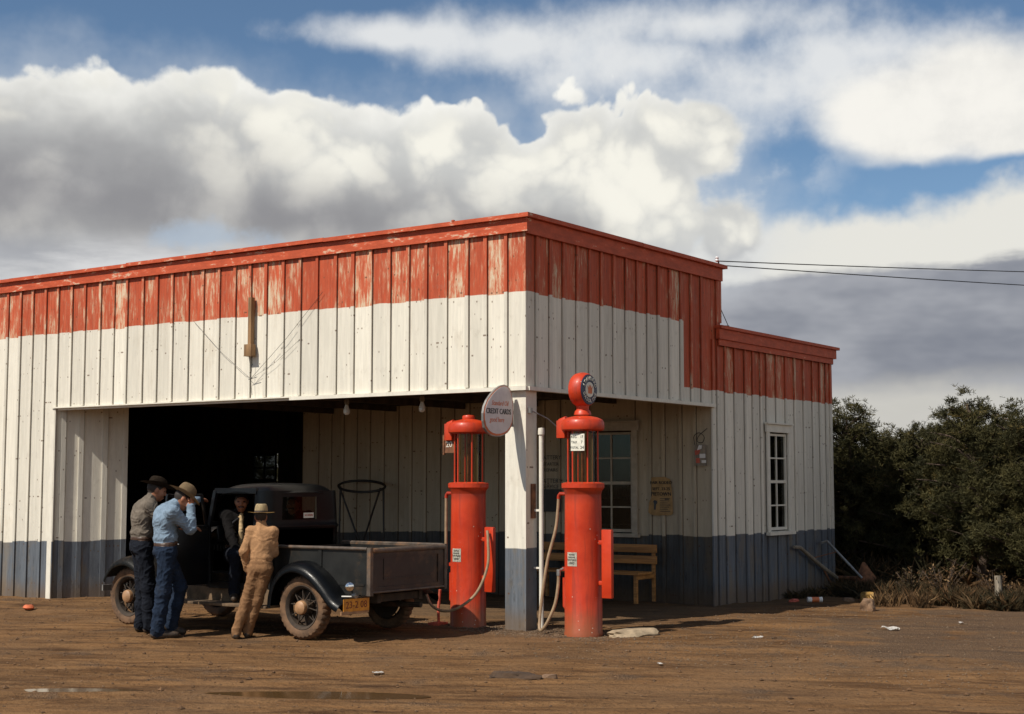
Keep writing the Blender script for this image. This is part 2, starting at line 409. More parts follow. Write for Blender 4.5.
# cumulus tone: bright crown, grey flat belly
bel = group([(90,200,330,85),(300,215,260,58),(20,195,200,80),(480,232,150,34)])
bell = smooth(bel+(soft-.5)*.8+(warp1-.5)*.7+(b1-.5)*.3, -.35, 1.0)*.93
edge = smooth(A+bil*.6+(warp1-.5)*.5, .02, .50)
light = mix(edge*.5, (.86, .85, .80), (.54, .55, .53))
shadecum = mix(smooth(bil*1.6+(warp2-.5)*.6+(warp1-.5)*.8, -.22, .32)*edge, mix(edge*.5, light, (.46,.47,.47)), (.84, .82, .74))
fineb = smooth(bil*1.3+(warp2-.5)*.9+(b3-.5)*.25, -.3, .35)
cumul = mix(bell, shadecum, mix(fineb, (.19, .185, .20), (.34, .335, .34)))
cumul = mix((1-fineb)*.22, cumul, (.40,.41,.42))
lowl = 1-smooth(el, ang(110,262)[1], ang(110,225)[1])
streakl = smooth(streak, .40, .62)*lowl*(1-smooth(az, ang(200,240)[0], ang(420,240)[0]))
cumul = mix(lowl*.5, cumul, (.35, .37, .42)); cumul = mix(streakl*.8, cumul, (.66, .66, .66))
gap = smooth(blob(200,236,90,16)+(warp2-.5)*3.2+(warp1-.5)*2.0, -.1, 1.0)
blue = mix(1.0, X(sky.outputs[0]), (.80, .87, .86), 'MULTIPLY')
K = 10.0                                            # cloud radiance is given for background strength 1; strength below is 0.1
def k(c): return mix(1.0, c, (K, K, K), 'MULTIPLY')
# general broken cloud away from this part of the sky
other = smooth(nz(vec(dx, dy, dz*2), 2.3, 4, .6), .47, .60)*smooth(X.op('ABSOLUTE', az), .45, .75)
zen = smooth(nz(vec(dx, dy, dz), 3.0, 4, .6), .50, .62)*smooth(el, .45, .6)
col = blue
col = mix(other*.7, col, k(mix(soft, (.25,.26,.28), (.62,.61,.58))))
col = mix(zen*.6, col, k(mix(soft, (.25,.26,.28), (.6,.59,.56))))
col = mix(dB*.9, col, k(vec(.74, .75, .75)))
col = mix(wispy, col, k(vec(.62, .66, .70)))
col = mix(dC, col, k(mix(smooth(soft*.5+warp2*.5, .35, .6), (.72,.71,.68), (.84,.82,.77))))
col = mix(dD, col, k(deck))
col = mix(thin, col, k(vec(.60, .63, .66)))
col = mix(dA*(1-gap*.7), col, k(cumul))
below = 1-smooth(dz, -.02, -.005)
col = mix(below, col, (1.2, .8, .5))
SC.cycles.max_bounces = 7; SC.cycles.diffuse_bounces = 3; SC.cycles.glossy_bounces = 3; SC.cycles.transparent_max_bounces = 10
nt.links.new(col.s, bg.inputs[0]); bg.inputs[1].default_value = .1
sl = bpy.data.lights.new('sun', 'SUN'); so = bpy.data.objects.new('sun', sl); COL.objects.link(so)
sl.energy = 4.6; sl.angle = radians(.53); sl.color = (1, .93, .82)
so.rotation_euler = SDIR.to_track_quat('-Z', 'Y').to_euler(); so.location = (0, -20, 30)
vs = SC.view_settings; vs.view_transform = 'Standard'; vs.look = 'None'; vs.gamma = 1; vs.use_curve_mapping = False; vs.exposure = .14

# ------------------------------------------------------------------ ground
def gmat():
    v, x, y, z = coords()
    a = radians(28); xr = x*cos(a)+y*sin(a); yr = y*cos(a)-x*sin(a)
    st = nz(vec(xr*.45, yr*3.2, 0), 1, 7, .68, .6)          # drag marks and wheel ruts
    st2 = nz(vec(xr*1.6, yr*7, 0), 1, 6, .65)
    big = nz(v, .35, 6, .6); fine = nz(v, 22, 4, .7); gr = nz(v, 55, 2, .5, 0, 'vor')
    c = mix(smooth(st, .34, .66), (.055, .026, .011), (.210, .108, .043))
    c = mix(smooth(st2, .40, .68)*.6, c, (.255, .145, .066))
    c = mix(smooth(big, .45, .65)*.55, c, (.17, .10, .052))
    c = mix(smooth(fine, .52, .68)*.65, c, (.050, .028, .014)); c = mix(smooth(nz(v, 9, 6, .7), .55, .7)*.4, c, (.07, .038, .018))
    c = mix(smooth(nz(v, 40, 4, .7), .60, .74)*.35, c, (.30, .19, .10)); c = mix(smooth(nz(vec(xr*.8, yr*1.3, 7.0), 1, 5, .65), .50, .66)*.45, c, (.10, .052, .022))
    # gravel patches near the pumps and to the right
    gx = smooth(nz(v, 1.3, 5, .6)+smooth(x, 1.5, 4)*smooth(y, -1.5, 1.5)*.25, .56, .70)
    pf = 1-smooth(X.op('SQRT', (x+.1)*(x+.1)*.16+(y-.1)*(y-.1)*1.4), .25, .75)
    gx = gx.max(pf)
    gcol = mix(smooth(gr, .15, .45), (.22, .16, .11), (.09, .06, .04))
    c = mix(gx*.6, c, gcol)
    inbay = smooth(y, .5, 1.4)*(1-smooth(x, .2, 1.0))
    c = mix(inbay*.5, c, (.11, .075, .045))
    wet = smooth(nz(vec(xr*.3, yr*1.4, 3.0), 1, 4, .6), .60, .68)
    c = mix(wet*.35, c, (.075, .042, .022))
    return dict(col=c, bump=st*.8+st2*.5+fine*.40+nz(v, 9, 5, .7)*.6+(1-gr)*gx*.35, bd=.055, bs=.9, rough=.93)
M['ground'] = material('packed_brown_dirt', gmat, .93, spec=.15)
def PUD(x, y):                                        # depth of the two puddle hollows
    d = 0
    for cx, cy, a, b, an in ((1.45, -5.0, .95, .19, radians(29)), (-.35, -5.95, .50, .15, radians(32))):
        ux = (x-cx)*cos(an)+(y-cy)*sin(an); uy = -(x-cx)*sin(an)+(y-cy)*cos(an)
        q = (ux/a)**2+(uy/b)**2
        d = max(d, math.exp(-q*.7))
    return d
def gh(x, y):
    z = ground_z(x, y)
    a = radians(28); xr = x*cos(a)+y*sin(a); yr = y*cos(a)-x*sin(a)
    n = noise.fractal(Vector((xr*.35, yr*2.2, .3)), 1.0, 2.1, 4)*.020 + noise.fractal(Vector((x*2.3, y*2.3, 5)), 1, 2.1, 4)*.010
    if y < 1.5:
        n += max(0, noise.noise(Vector((x*7, y*7, 2)))-.25)*.035*max(0, noise.noise(Vector((x*.6, y*.6, 9)))+.3)
        if y < -3.1:
            for y0, k0 in ((-4.0,.0),(-5.4,.0),(-6.3,.8),(-7.7,.8),(-8.6,.3),(-10.0,.3)):
                q = yr-y0-.35*sin(xr*.22+k0*3)+.15*sin(xr*.7+k0)
                if abs(q) < .5: n += (-.022*math.exp(-(q/.085)**2)+.012*math.exp(-((abs(q)-.17)/.06)**2))*(.5+.5*noise.noise(Vector((xr*.5, k0*5, 1)))+.25)
    pd = PUD(x, y); return z+n*(1-min(1, pd*1.5))-.030*pd-.004
xs = []; v_ = -70.
def axis(fine0, fine1, step, lo, hi):
    out = [fine0+i*step for i in range(int((fine1-fine0)/step)+1)]
    s_ = step; a = out[0]; pre = []
    while a > lo: s_ *= 1.28; a -= s_; pre.append(a)
    s_ = step; b = out[-1]; post = []
    while b < hi: s_ *= 1.28; b += s_; post.append(b)
    return pre[::-1]+out+post
gxs = axis(-10, 8, .065, -1600, 1600); gys = axis(-8.5, 11, .065, -1600, 1600)
nx, ny = len(gxs), len(gys)
vts = []
for gx_ in gxs:
    for gy_ in gys:
        far = max(abs(gx_), abs(gy_))
        vts.append((gx_, gy_, gh(gx_, gy_) if far < 60 else -.11))
fcs = [(i*ny+j, (i+1)*ny+j, (i+1)*ny+j+1, i*ny+j+1) for i in range(nx-1) for j in range(ny-1)]
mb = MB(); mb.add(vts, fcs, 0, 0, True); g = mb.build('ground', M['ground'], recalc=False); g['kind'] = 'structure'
mw = bpy.data.materials.new('muddy_water'); mw.use_nodes = True
b_ = mw.node_tree.nodes['Principled BSDF']; b_.inputs['Base Color'].default_value = (.10, .055, .022, 1); b_.inputs['Roughness'].default_value = .08
for i, (cx, cy, a, b, an) in enumerate(((1.45, -5.0, .95, .19, radians(29)), (-.35, -5.95, .50, .15, radians(32)))):
    mb = MB(); pts = []
    for k_ in range(48):
        t = 2*pi*k_/48; rr = 1+.16*noise.noise(Vector((cos(t)*1.5, sin(t)*1.5, i*7)))
        u, v0 = a*cos(t)*rr, b*sin(t)*rr; pts.append((cx+u*cos(an)-v0*sin(an), cy+u*sin(an)+v0*cos(an)))
    zz = -.018
    mb.prism(pts, .004, 0, lambda u, v0, w_: (u, v0, zz+w_)); o = mb.build('puddle', mw); o['kind'] = 'structure'
# ================================================================== BUILDING
B = thing('filling_station', 'white board and batten filling station and garage with red parapet band and blue foot', 'building')
def boards(mb, ax, c, n, joints, zf, bat=.046, bt=.026, skipb=()):
    """vertical boards and battens; ax 'x' or 'y', wall face at c, n = outward sign"""
    for i in range(len(joints)-1):
        a, b = joints[i], joints[i+1]; off = random.uniform(0, .003); r = random.random()
        for z0, z1 in zf((a+b)/2):
            z0 += random.uniform(-.004, .004)
            p, q = sorted((c-n*.03, c+n*off))
            if ax == 'x': mb.box(a+.0012, b-.0012, p, q, z0, z1, 0, r)
            else: mb.box(p, q, a+.0012, b-.0012, z0, z1, 0, r)
    for i in range(1, len(joints)-1):
        a = joints[i]+random.uniform(-.006, .006)
        if any(abs(a-s) < .02 for s in skipb): continue
        zl = zf(joints[i]-.02); zr = zf(joints[i]+.02); zs = zl if len(zl) >= len(zr) else zr
        r = random.random(); w2 = bat/2*random.uniform(.9, 1.1); t = random.uniform(-.0015, .0015)
        for z0, z1 in zs:
            p, q = sorted((c+n*.0045, c+n*bt))
            z0 += random.uniform(0, .012)
            # a barely out-of-plumb batten
            vs = [(a-w2,p,z0),(a+w2,p,z0),(a+w2,q,z0),(a-w2,q,z0),(a-w2+t,p,z1),(a+w2+t,p,z1),(a+w2+t,q,z1),(a-w2+t,q,z1)]
            if ax == 'y': vs = [(y, x, z) for x, y, z in vs]
            mb.add(vs, [(0,3,2,1),(4,5,6,7),(0,1,5,4),(1,2,6,5),(2,3,7,6),(3,0,4,7)], 0, r)
            if ax == 'x': mb.box(a+w2+.0005, a+w2+.009, c-.0042, c-.0034, z0, z1, 1)  # thin dark strip along one batten edge, painted in as its shadow line
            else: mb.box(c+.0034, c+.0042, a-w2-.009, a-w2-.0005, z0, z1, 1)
PF = [M['paint_f'], M['darkwood_and_shade']]; PS = [M['paint_s'], M['darkwood_and_shade']]
jit = lambda: random.uniform(-.012, .012)
# front wall and fascia, face at y = 0
jx = [0, -.27, -.57, -.85, -1.16, -1.47, -1.76, -2.05, -2.36, -2.66, -2.95, -3.27, -3.57, -3.87, -4.18, -4.48, -4.77, -5.07, -5.39, -5.68, -6.0, -6.32, -6.62, -6.95, -7.24, -7.54, -7.88, -8.19, -8.50]
while jx[-1] > -18: jx.append(jx[-1]-.30+jit())
jx = jx[::-1]
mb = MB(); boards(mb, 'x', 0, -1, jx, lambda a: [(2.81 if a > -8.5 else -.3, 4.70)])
mb.box(-8.5, -.04, .034, .06, 2.84, 4.7, 1); mb.box(-18, -8.5, .034, .06, -.3, 4.7, 1)
mb.build('front_wall', PF, B)
# side wall, face at x = 0
jy = [.004, .21, .51, .79, 1.1, 1.39, 1.67, 1.98, 2.29, 2.57, 2.86, 3.14, 3.45, 3.77, 4.07, 4.38, 4.70]
jl = [4.70, 4.86, 5.11, 5.42, 5.75, 6.02, 6.29, 6.50, 6.85, 7.20, 7.53, 7.89, 8.25, 8.54, 8.80, 9.0]
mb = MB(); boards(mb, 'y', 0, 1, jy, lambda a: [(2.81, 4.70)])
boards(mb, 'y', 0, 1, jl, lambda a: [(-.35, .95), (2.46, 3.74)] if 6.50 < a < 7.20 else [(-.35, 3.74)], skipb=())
mb.box(.0046, .0275, 4.685, 4.74, 2.8, 3.74, 0, .4); mb.box(.0046, .0275, 8.94, 9.02, -.35, 3.74, 0, .5); mb.box(.0046, .0278, 4.66, 4.735, -.3, 2.78, 0, .2)
boards(mb, 'y', 0, 1, [4.70, 4.86, 4.98], lambda a: [(3.74, 4.70)])
mb.box(.0046, .0276, 4.84, 4.985, 3.99, 4.70, 0, .7)
mb.box(-.06, -.034, .03, 4.72, 2.84, 4.7, 1); mb.box(-.06, -.034, 4.72, 6.5, -.3, 3.7, 1); mb.box(-.06, -.034, 7.2, 9.0, -.3, 3.7, 1)
mb.box(-.06, -.034, 6.5, 7.2, -.3, .95, 1); mb.box(-.06, -.034, 6.5, 7.2, 2.46, 3.7, 1)
mb.build('side_wall', PS, B)
# wall at the back of the open bay, face at y = 4.69
jb = [-.002, -.10, -.27, -.57, -.86, -1.17, -1.28]; x_ = -1.28
mb = MB()
bx = [0, -.27, -.50, -.78, -1.0, -1.28, -1.62, -2.06, -2.3]
while bx[-1] > -7.7: bx.append(bx[-1]-.29+jit())
bx[-1] = -7.88; bx = bx[::-1]
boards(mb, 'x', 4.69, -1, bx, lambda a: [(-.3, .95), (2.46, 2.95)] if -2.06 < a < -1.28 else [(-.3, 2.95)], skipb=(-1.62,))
mb.box(-7.88, -2.06, 4.724, 4.75, -.3, 3.2, 1); mb.box(-1.28, -.07, 4.724, 4.75, -.3, 3.2, 1)
mb.box(-2.06, -1.28, 4.724, 4.75, -.3, .95, 1); mb.box(-2.06, -1.28, 4.724, 4.75, 2.46, 3.2, 1)
mb.build('bay_wall', [M['paint_b'], M['darkwood_and_shade']], B)
# splayed return wall at the left end of the bay
ang_ = radians(27); dv = Vector((sin(ang_), cos(ang_), 0)); nv = Vector((cos(ang_), -sin(ang_), 0))
Mw = Matrix(((dv.x, -nv.x, 0, -8.50), (dv.y, -nv.y, 0, .012), (0,0,1,0), (0,0,0,1)))
t_ = MB(); boards(t_, 'x', 0, -1, [0, .11, .36, .72, 1.06], lambda a: [(-.3, 2.95)], bat=.075, bt=.028)
t_.box(.985, 1.06, -.03, -.0046, -.3, 2.95, 0, .35); t_.box(.0, 1.05, .034, .06, -.3, 2.95, 1)
mb = MB(); mb.v = [tuple(Mw @ Vector(p)) for p in t_.v]; mb.f = t_.f; mb.m = t_.m; mb.r = t_.r; mb.sm = t_.sm
mb.build('return_wall', PF, B)
# dim inside of the garage and the office, ceilings
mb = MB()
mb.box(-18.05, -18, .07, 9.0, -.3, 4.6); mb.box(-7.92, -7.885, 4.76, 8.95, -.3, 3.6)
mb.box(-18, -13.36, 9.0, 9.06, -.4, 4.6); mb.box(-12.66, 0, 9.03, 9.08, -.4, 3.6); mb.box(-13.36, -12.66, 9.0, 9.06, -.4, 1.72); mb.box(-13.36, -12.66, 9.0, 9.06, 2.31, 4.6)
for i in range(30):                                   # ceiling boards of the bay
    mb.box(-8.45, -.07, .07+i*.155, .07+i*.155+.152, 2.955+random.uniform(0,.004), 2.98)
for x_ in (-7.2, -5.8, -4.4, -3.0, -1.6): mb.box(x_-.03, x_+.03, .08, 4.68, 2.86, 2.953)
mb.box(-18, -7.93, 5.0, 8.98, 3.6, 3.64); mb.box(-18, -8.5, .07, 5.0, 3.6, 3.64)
mb.build('interior_lining', M['darkwood_and_shade'], B)
mb = MB(); mb.box(-18, -.04, .08, 5.0, 4.42, 4.5); mb.box(-18, .02, 5.0, 9.1, 3.66, 3.73); mb.box(-18.1, -.03, 4.93, 4.98, 3.735, 4.7)
mb.build('roof', M['tar'], B)
# copings and the frieze board under them
def cop(mb, segs, z0, z1):
    for x0, x1, y0, y1 in segs: mb.box(x0, x1, y0, y1, z0+random.uniform(-.004,.004), z1+random.uniform(-.006,.006), 0)
mb = MB()
xs_ = [.10, -3.1, -6.15, -6.9, -9.6, -13, -18.1]
for i in range(len(xs_)-1):
    d = random.uniform(-.010, .010) if i else 0
    mb.box(xs_[i+1]+.002, xs_[i], -.10, .10, 4.785+d, 4.835+d)
mb.box(-.10, .10, .102, 2.6, 4.785, 4.835); mb.box(-.10, .102, 2.602, 5.05, 4.782, 4.832)
mb.box(-18.1, .053, -.050, -.029, 4.625, 4.782); mb.box(.029, .052, -.028, 4.99, 4.60, 4.78)
mb.box(-.055, .0045, .0, 5.03, 4.72, 4.783); mb.box(-18, -.06, 0, .09, 4.702, 4.784)
# little stubs of bent flashing along the edge
for x_ in (-1.0, -5.1): mb.box(x_-.015, x_+.02, -.105, -.08, 4.83, 4.852)
mb.build('parapet_coping', M['redtrim'], B)
mb = MB()
mb.box(-.12, .12, 4.80, 7.2, 3.90, 3.945); mb.box(-.12, .122, 7.202, 9.16, 3.898, 3.943)
mb.box(.029, .085, 4.80, 9.10, 3.75, 3.897); mb.box(.04, .06, 4.84, 9.02, 3.66, 3.748); mb.box(-18, -.125, 9.05, 9.16, 3.90, 3.94); mb.box(-.12, .0245, 9.03, 9.1, 3.735, 3.897)
mb.build('low_roof_coping', M['redtrim'], B)
# drip board along the foot of the fascia
mb = MB()
mb.box(-8.55, -3.7, -.052, -.004, 2.795, 2.812); mb.box(-3.7, .035, -.055, -.004, 2.762, 2.808)
mb.box(-8.5, -.0, .0, .055, 2.765, 2.806)
mb.box(.004, .055, .0, 4.73, 2.762, 2.808); mb.box(-.055, .003, .06, 4.66, 2.765, 2.806)
mb.box(-8.60, -8.50, -.03, -.0046, -.2, 2.79)
mb.build('fascia_trim', M['whitetrim'], B)
# corner post
mb = MB()
Mp = [M['paint_f']]
mb.box(-.30, -.008, .012, .028, -.15, 2.76, 0, .62); mb.box(-.024, -.008, .0285, .235, -.15, 2.76, 0, .2); mb.box(-.30, -.284, .0285, .235, -.15, 2.76, 0, .3); mb.box(-.2835, -.0245, .215, .235, -.15, 2.76, 0, .3)
post = mb.build('corner_post', M['paint_f'], B)
mb = MB(); mb.box(-.0075, .012, .11, .19, 1.28, 1.68); mb.build('meter_plate', M['rust'], post)
mb = MB(); mb.box(-.0078, .03, .05, .10, 2.50, 2.56); mb.tube([(.02,.08,2.53),(.10,.30,2.44),(.20,.62,2.22)], .008, 6); mb.tube([(.2,.62,2.22),(.215,.66,2.19)], .016, 8)
mb.build('stay_rod', M['steel'], post)

def window(name, P, W, H, rows, cols, mats, mid, trimw=.09, head=.14, sill=True, depth=.05):
    """P(u, v, w): u across, v up, w outwards."""
    mb = MB()
    def bx(u0, u1, v0, v1, w0, w1):
        vs = [P(*q) for q in ((u0,v0,w0),(u1,v0,w0),(u1,v0,w1),(u0,v0,w1),(u0,v1,w0),(u1,v1,w0),(u1,v1,w1),(u0,v1,w1))]
        mb.add(vs, [(0,3,2,1),(4,5,6,7),(0,1,5,4),(1,2,6,5),(2,3,7,6),(3,0,4,7)])
    s = .035
    bx(-trimw, 0, -.02, H+.02, .028, .052); bx(W, W+trimw, -.02, H+.02, .028, .052)
    bx(-trimw-.03, W+trimw+.03, H+.021, H+head, .028, .06); bx(-trimw-.05, W+trimw+.05, H+head+.001, H+head+.025, .028, .09)
    if sill: bx(-trimw-.04, W+trimw+.04, -.07, -.021, .028, .10)
    bx(.001, s, .001, H-.001, -.04, .015); bx(W-s, W-.001, .001, H-.001, -.04, .015)
    bx(s+.001, W-s-.001, .001, s+.01, -.04, .014); bx(s+.001, W-s-.001, H-s, H-.001, -.04, .014)
    bx(s+.001, W-s-.001, mid-.022, mid+.022, -.045, .008)
    for i in range(1, cols): x = s+(W-2*s)*i/cols; bx(x-.011, x+.011, s+.011, H-s-.001, -.03, .004)
    for lo, hi in ((s, mid-.02), (mid+.02, H-s)):
        for i in range(1, rows//2): z = lo+(hi-lo)*i/(rows//2); bx(s+.001, W-s-.001, z-.011, z+.011, -.029, .003)
    o = mb.build(name, mats, B)
    mb = MB(); vs = [P(.02, .02, -.012), P(W-.02, .02, -.012), P(W-.02, H-.02, -.012), P(.02, H-.02, -.012), P(.02, .02, -.016), P(W-.02, .02, -.016), P(W-.02, H-.02, -.016), P(.02, H-.02, -.016)]
    mb.add(vs, [(0,1,2,3),(7,6,5,4),(0,4,5,1),(1,5,6,2),(2,6,7,3),(3,7,4,0)]); mb.build('window_glass', M['glass'], o)
    return o
window('window', lambda u, v, w_: (w_, 6.515+u, .965+v), .67, 1.475, 4, 2, M['whitetrim'], .74)
mb = MB(); mb.box(-.025, -.021, 6.55, 7.15, 1.75, 2.41); mb.build('window_blind', M['greywood'], B)
window('window', lambda u, v, w_: (-2.045+u, 4.69-w_, .965+v), .75, 1.47, 4, 2, M['shadetrim'], .72)
mb = MB()
for u0, u1, v0, v1 in ((-13.36,-13.32,1.72,2.31),(-12.70,-12.66,1.72,2.31),(-13.32,-12.70,1.72,1.76),(-13.32,-12.70,2.27,2.31),(-13.03,-12.99,1.76,2.27),(-13.32,-13.03,1.99,2.02),(-12.99,-12.70,1.99,2.02)): mb.box(u0, u1, 8.97, 8.998, v0, v1)
o = mb.build('window', M['black'], B)
mb = MB(); mb.box(-13.32, -12.70, 8.978, 8.982, 1.76, 2.27); mb.build('window_glass', M['dustyglass'], o)
# shelves and a counter dimly seen in the office
mb = MB(); mb.box(-3.2, -.6, 6.2, 6.7, -.05, 1.0); mb.box(-4.5, -.4, 8.5, 8.9, 1.4, 1.44); mb.box(-4.5, -.4, 8.5, 8.9, .9, .94)
for i in range(14):
    x_ = -4.2+i*.27; mb.box(x_, x_+.15, 8.55, 8.75, 1.441, 1.6+random.random()*.15)
mb.build('office_counter', M['greywood'], B)

# --- things fixed to or standing at the building
br = thing('wooden_bracket', 'brown upright board with small wooden box nailed high on front wall', 'bracket', (-4.42, -.03, 3.4))
mb = MB(); mb.box(-.01, .045, -.065, -.0, .13, .76); mb.build('bracket_arm', M['rawwood'], br)
mb = MB(); mb.box(-.055, .075, -.09, -.0, -.02, .13); mb.box(-.06, .08, -.095, .0, -.03, -.021); mb.build('bracket_box', M['rawwood'], br, bevel=.006)
mb = MB(); c0 = (-4.40, -.06, 3.07)
for p in ((-5.55,-.03,3.92),(-3.15,-.03,4.15),(-4.38,-.05,3.42)):
    mb.tube([p, ((p[0]+c0[0])/2, -.05, (p[2]+c0[2])/2-.04), c0], .0025, 5)
mb.tube([(-3.55,-.03,3.55),(-4.0,-.045,3.25),c0], .002, 5); mb.tube([c0, (-4.38,-.05,2.85)], .003, 5); mb.tube([(-4.44,-.06,3.06),(-4.28,-.06,3.09)], .004, 5)
tag(mb.build('guy_wire', M['iron']), 'thin dark wires strung in a V across the white front boards', 'wire')
for i, (x_, lb) in enumerate(((-3.28, 'bare bulb hanging under canopy edge, farther from corner post'), (-2.01, 'bare bulb hanging under canopy edge, nearer the egg-shaped sign'))):
    o = thing('hanging_bulb', lb, 'light bulb', (x_, .6, 2.953), 0, 'bulbs under the canopy')
    mb = MB(); mb.tube([(0,0,0),(.004,0,-.17)], .004, 6); mb.build('cord', M['iron'], o)
    mb = MB(); mb.lathe([(.012,-.15),(.03,-.17),(.034,-.22),(.02,-.235)], 12); mb.build('socket', M['greywood'], o)
    mb = MB(); mb.lathe([(.018,-.235),(.032,-.27),(.045,-.315),(.042,-.345),(.022,-.366),(.001,-.37)], 14); mb.build('bulb', M['lampglass'], o)
# power lines
def away(px, py, d):
    a = (px-512)/1454; b = (357-py)/1454; f = cos(PITCH)-b*sin(PITCH); z = sin(PITCH)+b*cos(PITCH); return CAM+(RT*a+FW*f+Vector((0,0,z)))*d
for a, b, nm in ((Vector((-.02,4.96,4.90)), away(1500,275,38), 'upper power line running from parapet corner to the right'), (Vector((-.02,4.96,4.84)), away(1500,303,38), 'lower power line running from parapet corner to the right')):
    pts = []
    for i in range(25):
        t = i/24; p = a.lerp(b, t); p.z -= .12*4*t*(1-t); pts.append(p)
    mb = MB(); mb.tube(pts, .008, 5); tag(mb.build('power_line', M['iron']), nm, 'wire', 'power lines')
PL = away(1500,289,38)
o = thing('wire_mast', 'short iron wire mast with insulators at the parapet step', 'mast', (-.03, 4.995, 3.96))
mb = MB(); mb.tube([(0,.03,-.0),(0,.03,.93),(.0,-.03,.98)], .012, 7); mb.tube([(.02,.04,0),(.02,.30,.02)], .008, 6); mb.tube([(0,.03,.3),(0.01,.32,.0)], .006, 6); mb.build('mast_rod', M['iron'], o)
mb = MB(); mb.lathe([(.012,0),(.03,.02),(.022,.04),(.03,.06),(.012,.08)], 12, c=(0,-.02,.93)); mb.build('insulator', M['signwhite'], o)
o = thing('utility_pole', 'wooden utility pole carrying the power lines', 'utility pole', (PL.x, PL.y+.1, -.1))
mb = MB(); mb.tube([(0,0,0),(0,0,3),(0,0,7.6)], [.14,.12,.1], 10); mb.build('pole', M['greywood'], o)
mb = MB(); mb.box(-.9,.9,-.16,-.06,PL.z-.1,PL.z+.02); mb.build('crossarm', M['greywood'], o)
# conduit beside the corner post
o = thing('vent_pipe', 'white standing pipe with cap behind the corner post', 'pipe', (.10, .17, 0))
mb = MB(); mb.tube([(0,0,-.1),(0,0,2.25)], .026, 12); mb.box(-.10, .0, -.012, .012, 1.36, 1.385); mb.box(-.10, .0, -.012, .012, .7, .72); mb.build('pipe_shaft', M['whitetrim'], o)
mb = MB(); mb.lathe([(.001,2.33),(.034,2.325),(.038,2.29),(.038,2.25),(.028,2.245)][::-1], 12); mb.build('pipe_cap', M['whitetrim'], o)

# bench
bn = thing('wooden_bench', 'varnished wooden bench with slatted back against the blue bay wall', 'bench', (-1.74, 4.2, 0))
mb = MB()
for i in range(3): mb.box(-1.0, .97, -.30+i*.14, -.17+i*.14, .40, .432)
mb.build('seat', M['benchwood'], bn, bevel=.004)
mb = MB(); 
for z0 in (.53, .69): mb.box(-1.0, .97, .225, .25, z0, z0+.115)
mb.build('backrest', M['benchwood'], bn, bevel=.004)
for x_ in (-.93, -.02, .90):
    mb = MB(); mb.bar((x_, .27, 0), (x_, .27, .80), .045, .035, 0, (0,1,0)); mb.bar((x_, -.24, .0), (x_, -.24, .398), .045, .05, 0, (0,1,0)); mb.box(x_-.02, x_+.02, -.21, .25, .33, .398)
    mb.build('leg', M['benchwood'], bn)
# poster, tin sign, battery sign
def wallpt(x0, y0, z0): return lambda u, v, w_: (x0+u, y0-w_, z0+v)
o = thing('fair_poster', 'torn brown paper fair poster on bay wall right of window', 'poster', (-.81, 4.655, 1.5))
out = [(-.17,-.27),(-.1,-.285),(.02,-.28),(.16,-.275),(.19,-.25),(.185,-.05),(.175,.10),(.15,.24),(.06,.275),(-.13,.27),(-.16,.26),(-.155,.0),(-.20,-.10),(-.215,-.24)]
mb = MB(); mb.prism(out, .003, 0, lambda u, v, w_: (u, -w_, v)); mb.build('poster_sheet', M['paper'], o)
mb = MB(); fn = lambda x0, z0: (lambda u, v, w_: (x0+u, -.004-w_, z0+v))

for i, z_ in enumerate((-.045,-.075,-.105,-.135,-.165,-.195,-.225)): mb.box(-.02, .15-.02*(i % 3), -.006, -.004, z_, z_+.008)
mb.prism([(-.12,-.2),(-.09,-.2),(-.085,-.13),(-.06,-.10),(-.07,-.07),(-.11,-.06),(-.13,-.08),(-.115,-.12)], .002, 0, lambda u, v, w_: (u, -.004-w_, v)); mb.box(.06,.13,-.006,-.004,-.055,-.035)
mb.build('poster_print', M['black'], o)
for t, s_, z_ in (('FAIR RODEO', .062, .19), ('SEPT. 23-25', .060, .10), ('PIETOWN', .074, .025)):
    mb = MB(); mb.text(t, s_, fn(0, z_)); mb.text(t, s_, fn(.003, z_)); mb.build('poster_lettering', M['black'], o)
o = thing('tin_sign', 'small red and white tin sign hung by a wire near the bay corner', 'sign', (-.16, 4.645, 2.1))
mb = MB(); mb.box(-.10,.10,-.006,0,-.17,.13); mb.build('sign_plate', M['greywood'], o)
mb = MB(); mb.box(-.07,-.01,-.009,-.0065,-.13,-.06); mb.build('sign_red', M['redcan'], o); mb = MB(); mb.prism([(-.08,-.02),(-.02,.0),(.0,.05),(-.04,.07),(-.09,.04)], .003, 0, lambda u, v, w_: (u, -.0065-w_, v)); mb.build('sign_red', M['redcan'], o)
mb = MB(); mb.prism([(-.05,.05),(.02,.07),(.03,.12),(-.02,.125)], .004, 0, lambda u, v, w_: (u, -.0095-w_, v)); mb.build('sign_white', M['litter'], o)
for q in ((-.01,.08,-.06,-.0), (.02,.09,-.13,-.09)): mb = MB(); mb.box(q[0],q[1],-.012,-.0095,q[2],q[3]); mb.build('sign_white', M['litter'], o)
mb = MB(); mb.tube(catmull([(-.09,-.003,.13),(-.10,-.003,.25),(-.02,-.003,.30),(.06,-.003,.24),(.03,-.003,.16),(-.05,-.003,.18),(-.02,-.003,.26),(.11,-.003,.36)], 6), .005, 5); mb.build('hanging_wire', M['iron'], o)
o = thing('battery_sign', 'dark battery service sign on bay wall behind the pump hose', 'sign', (-2.72, 4.655, 1.65))
mb = MB(); mb.box(-.19,.19,-.008,0,-.40,-.06); mb.build('sign_board', M['iron'], o)
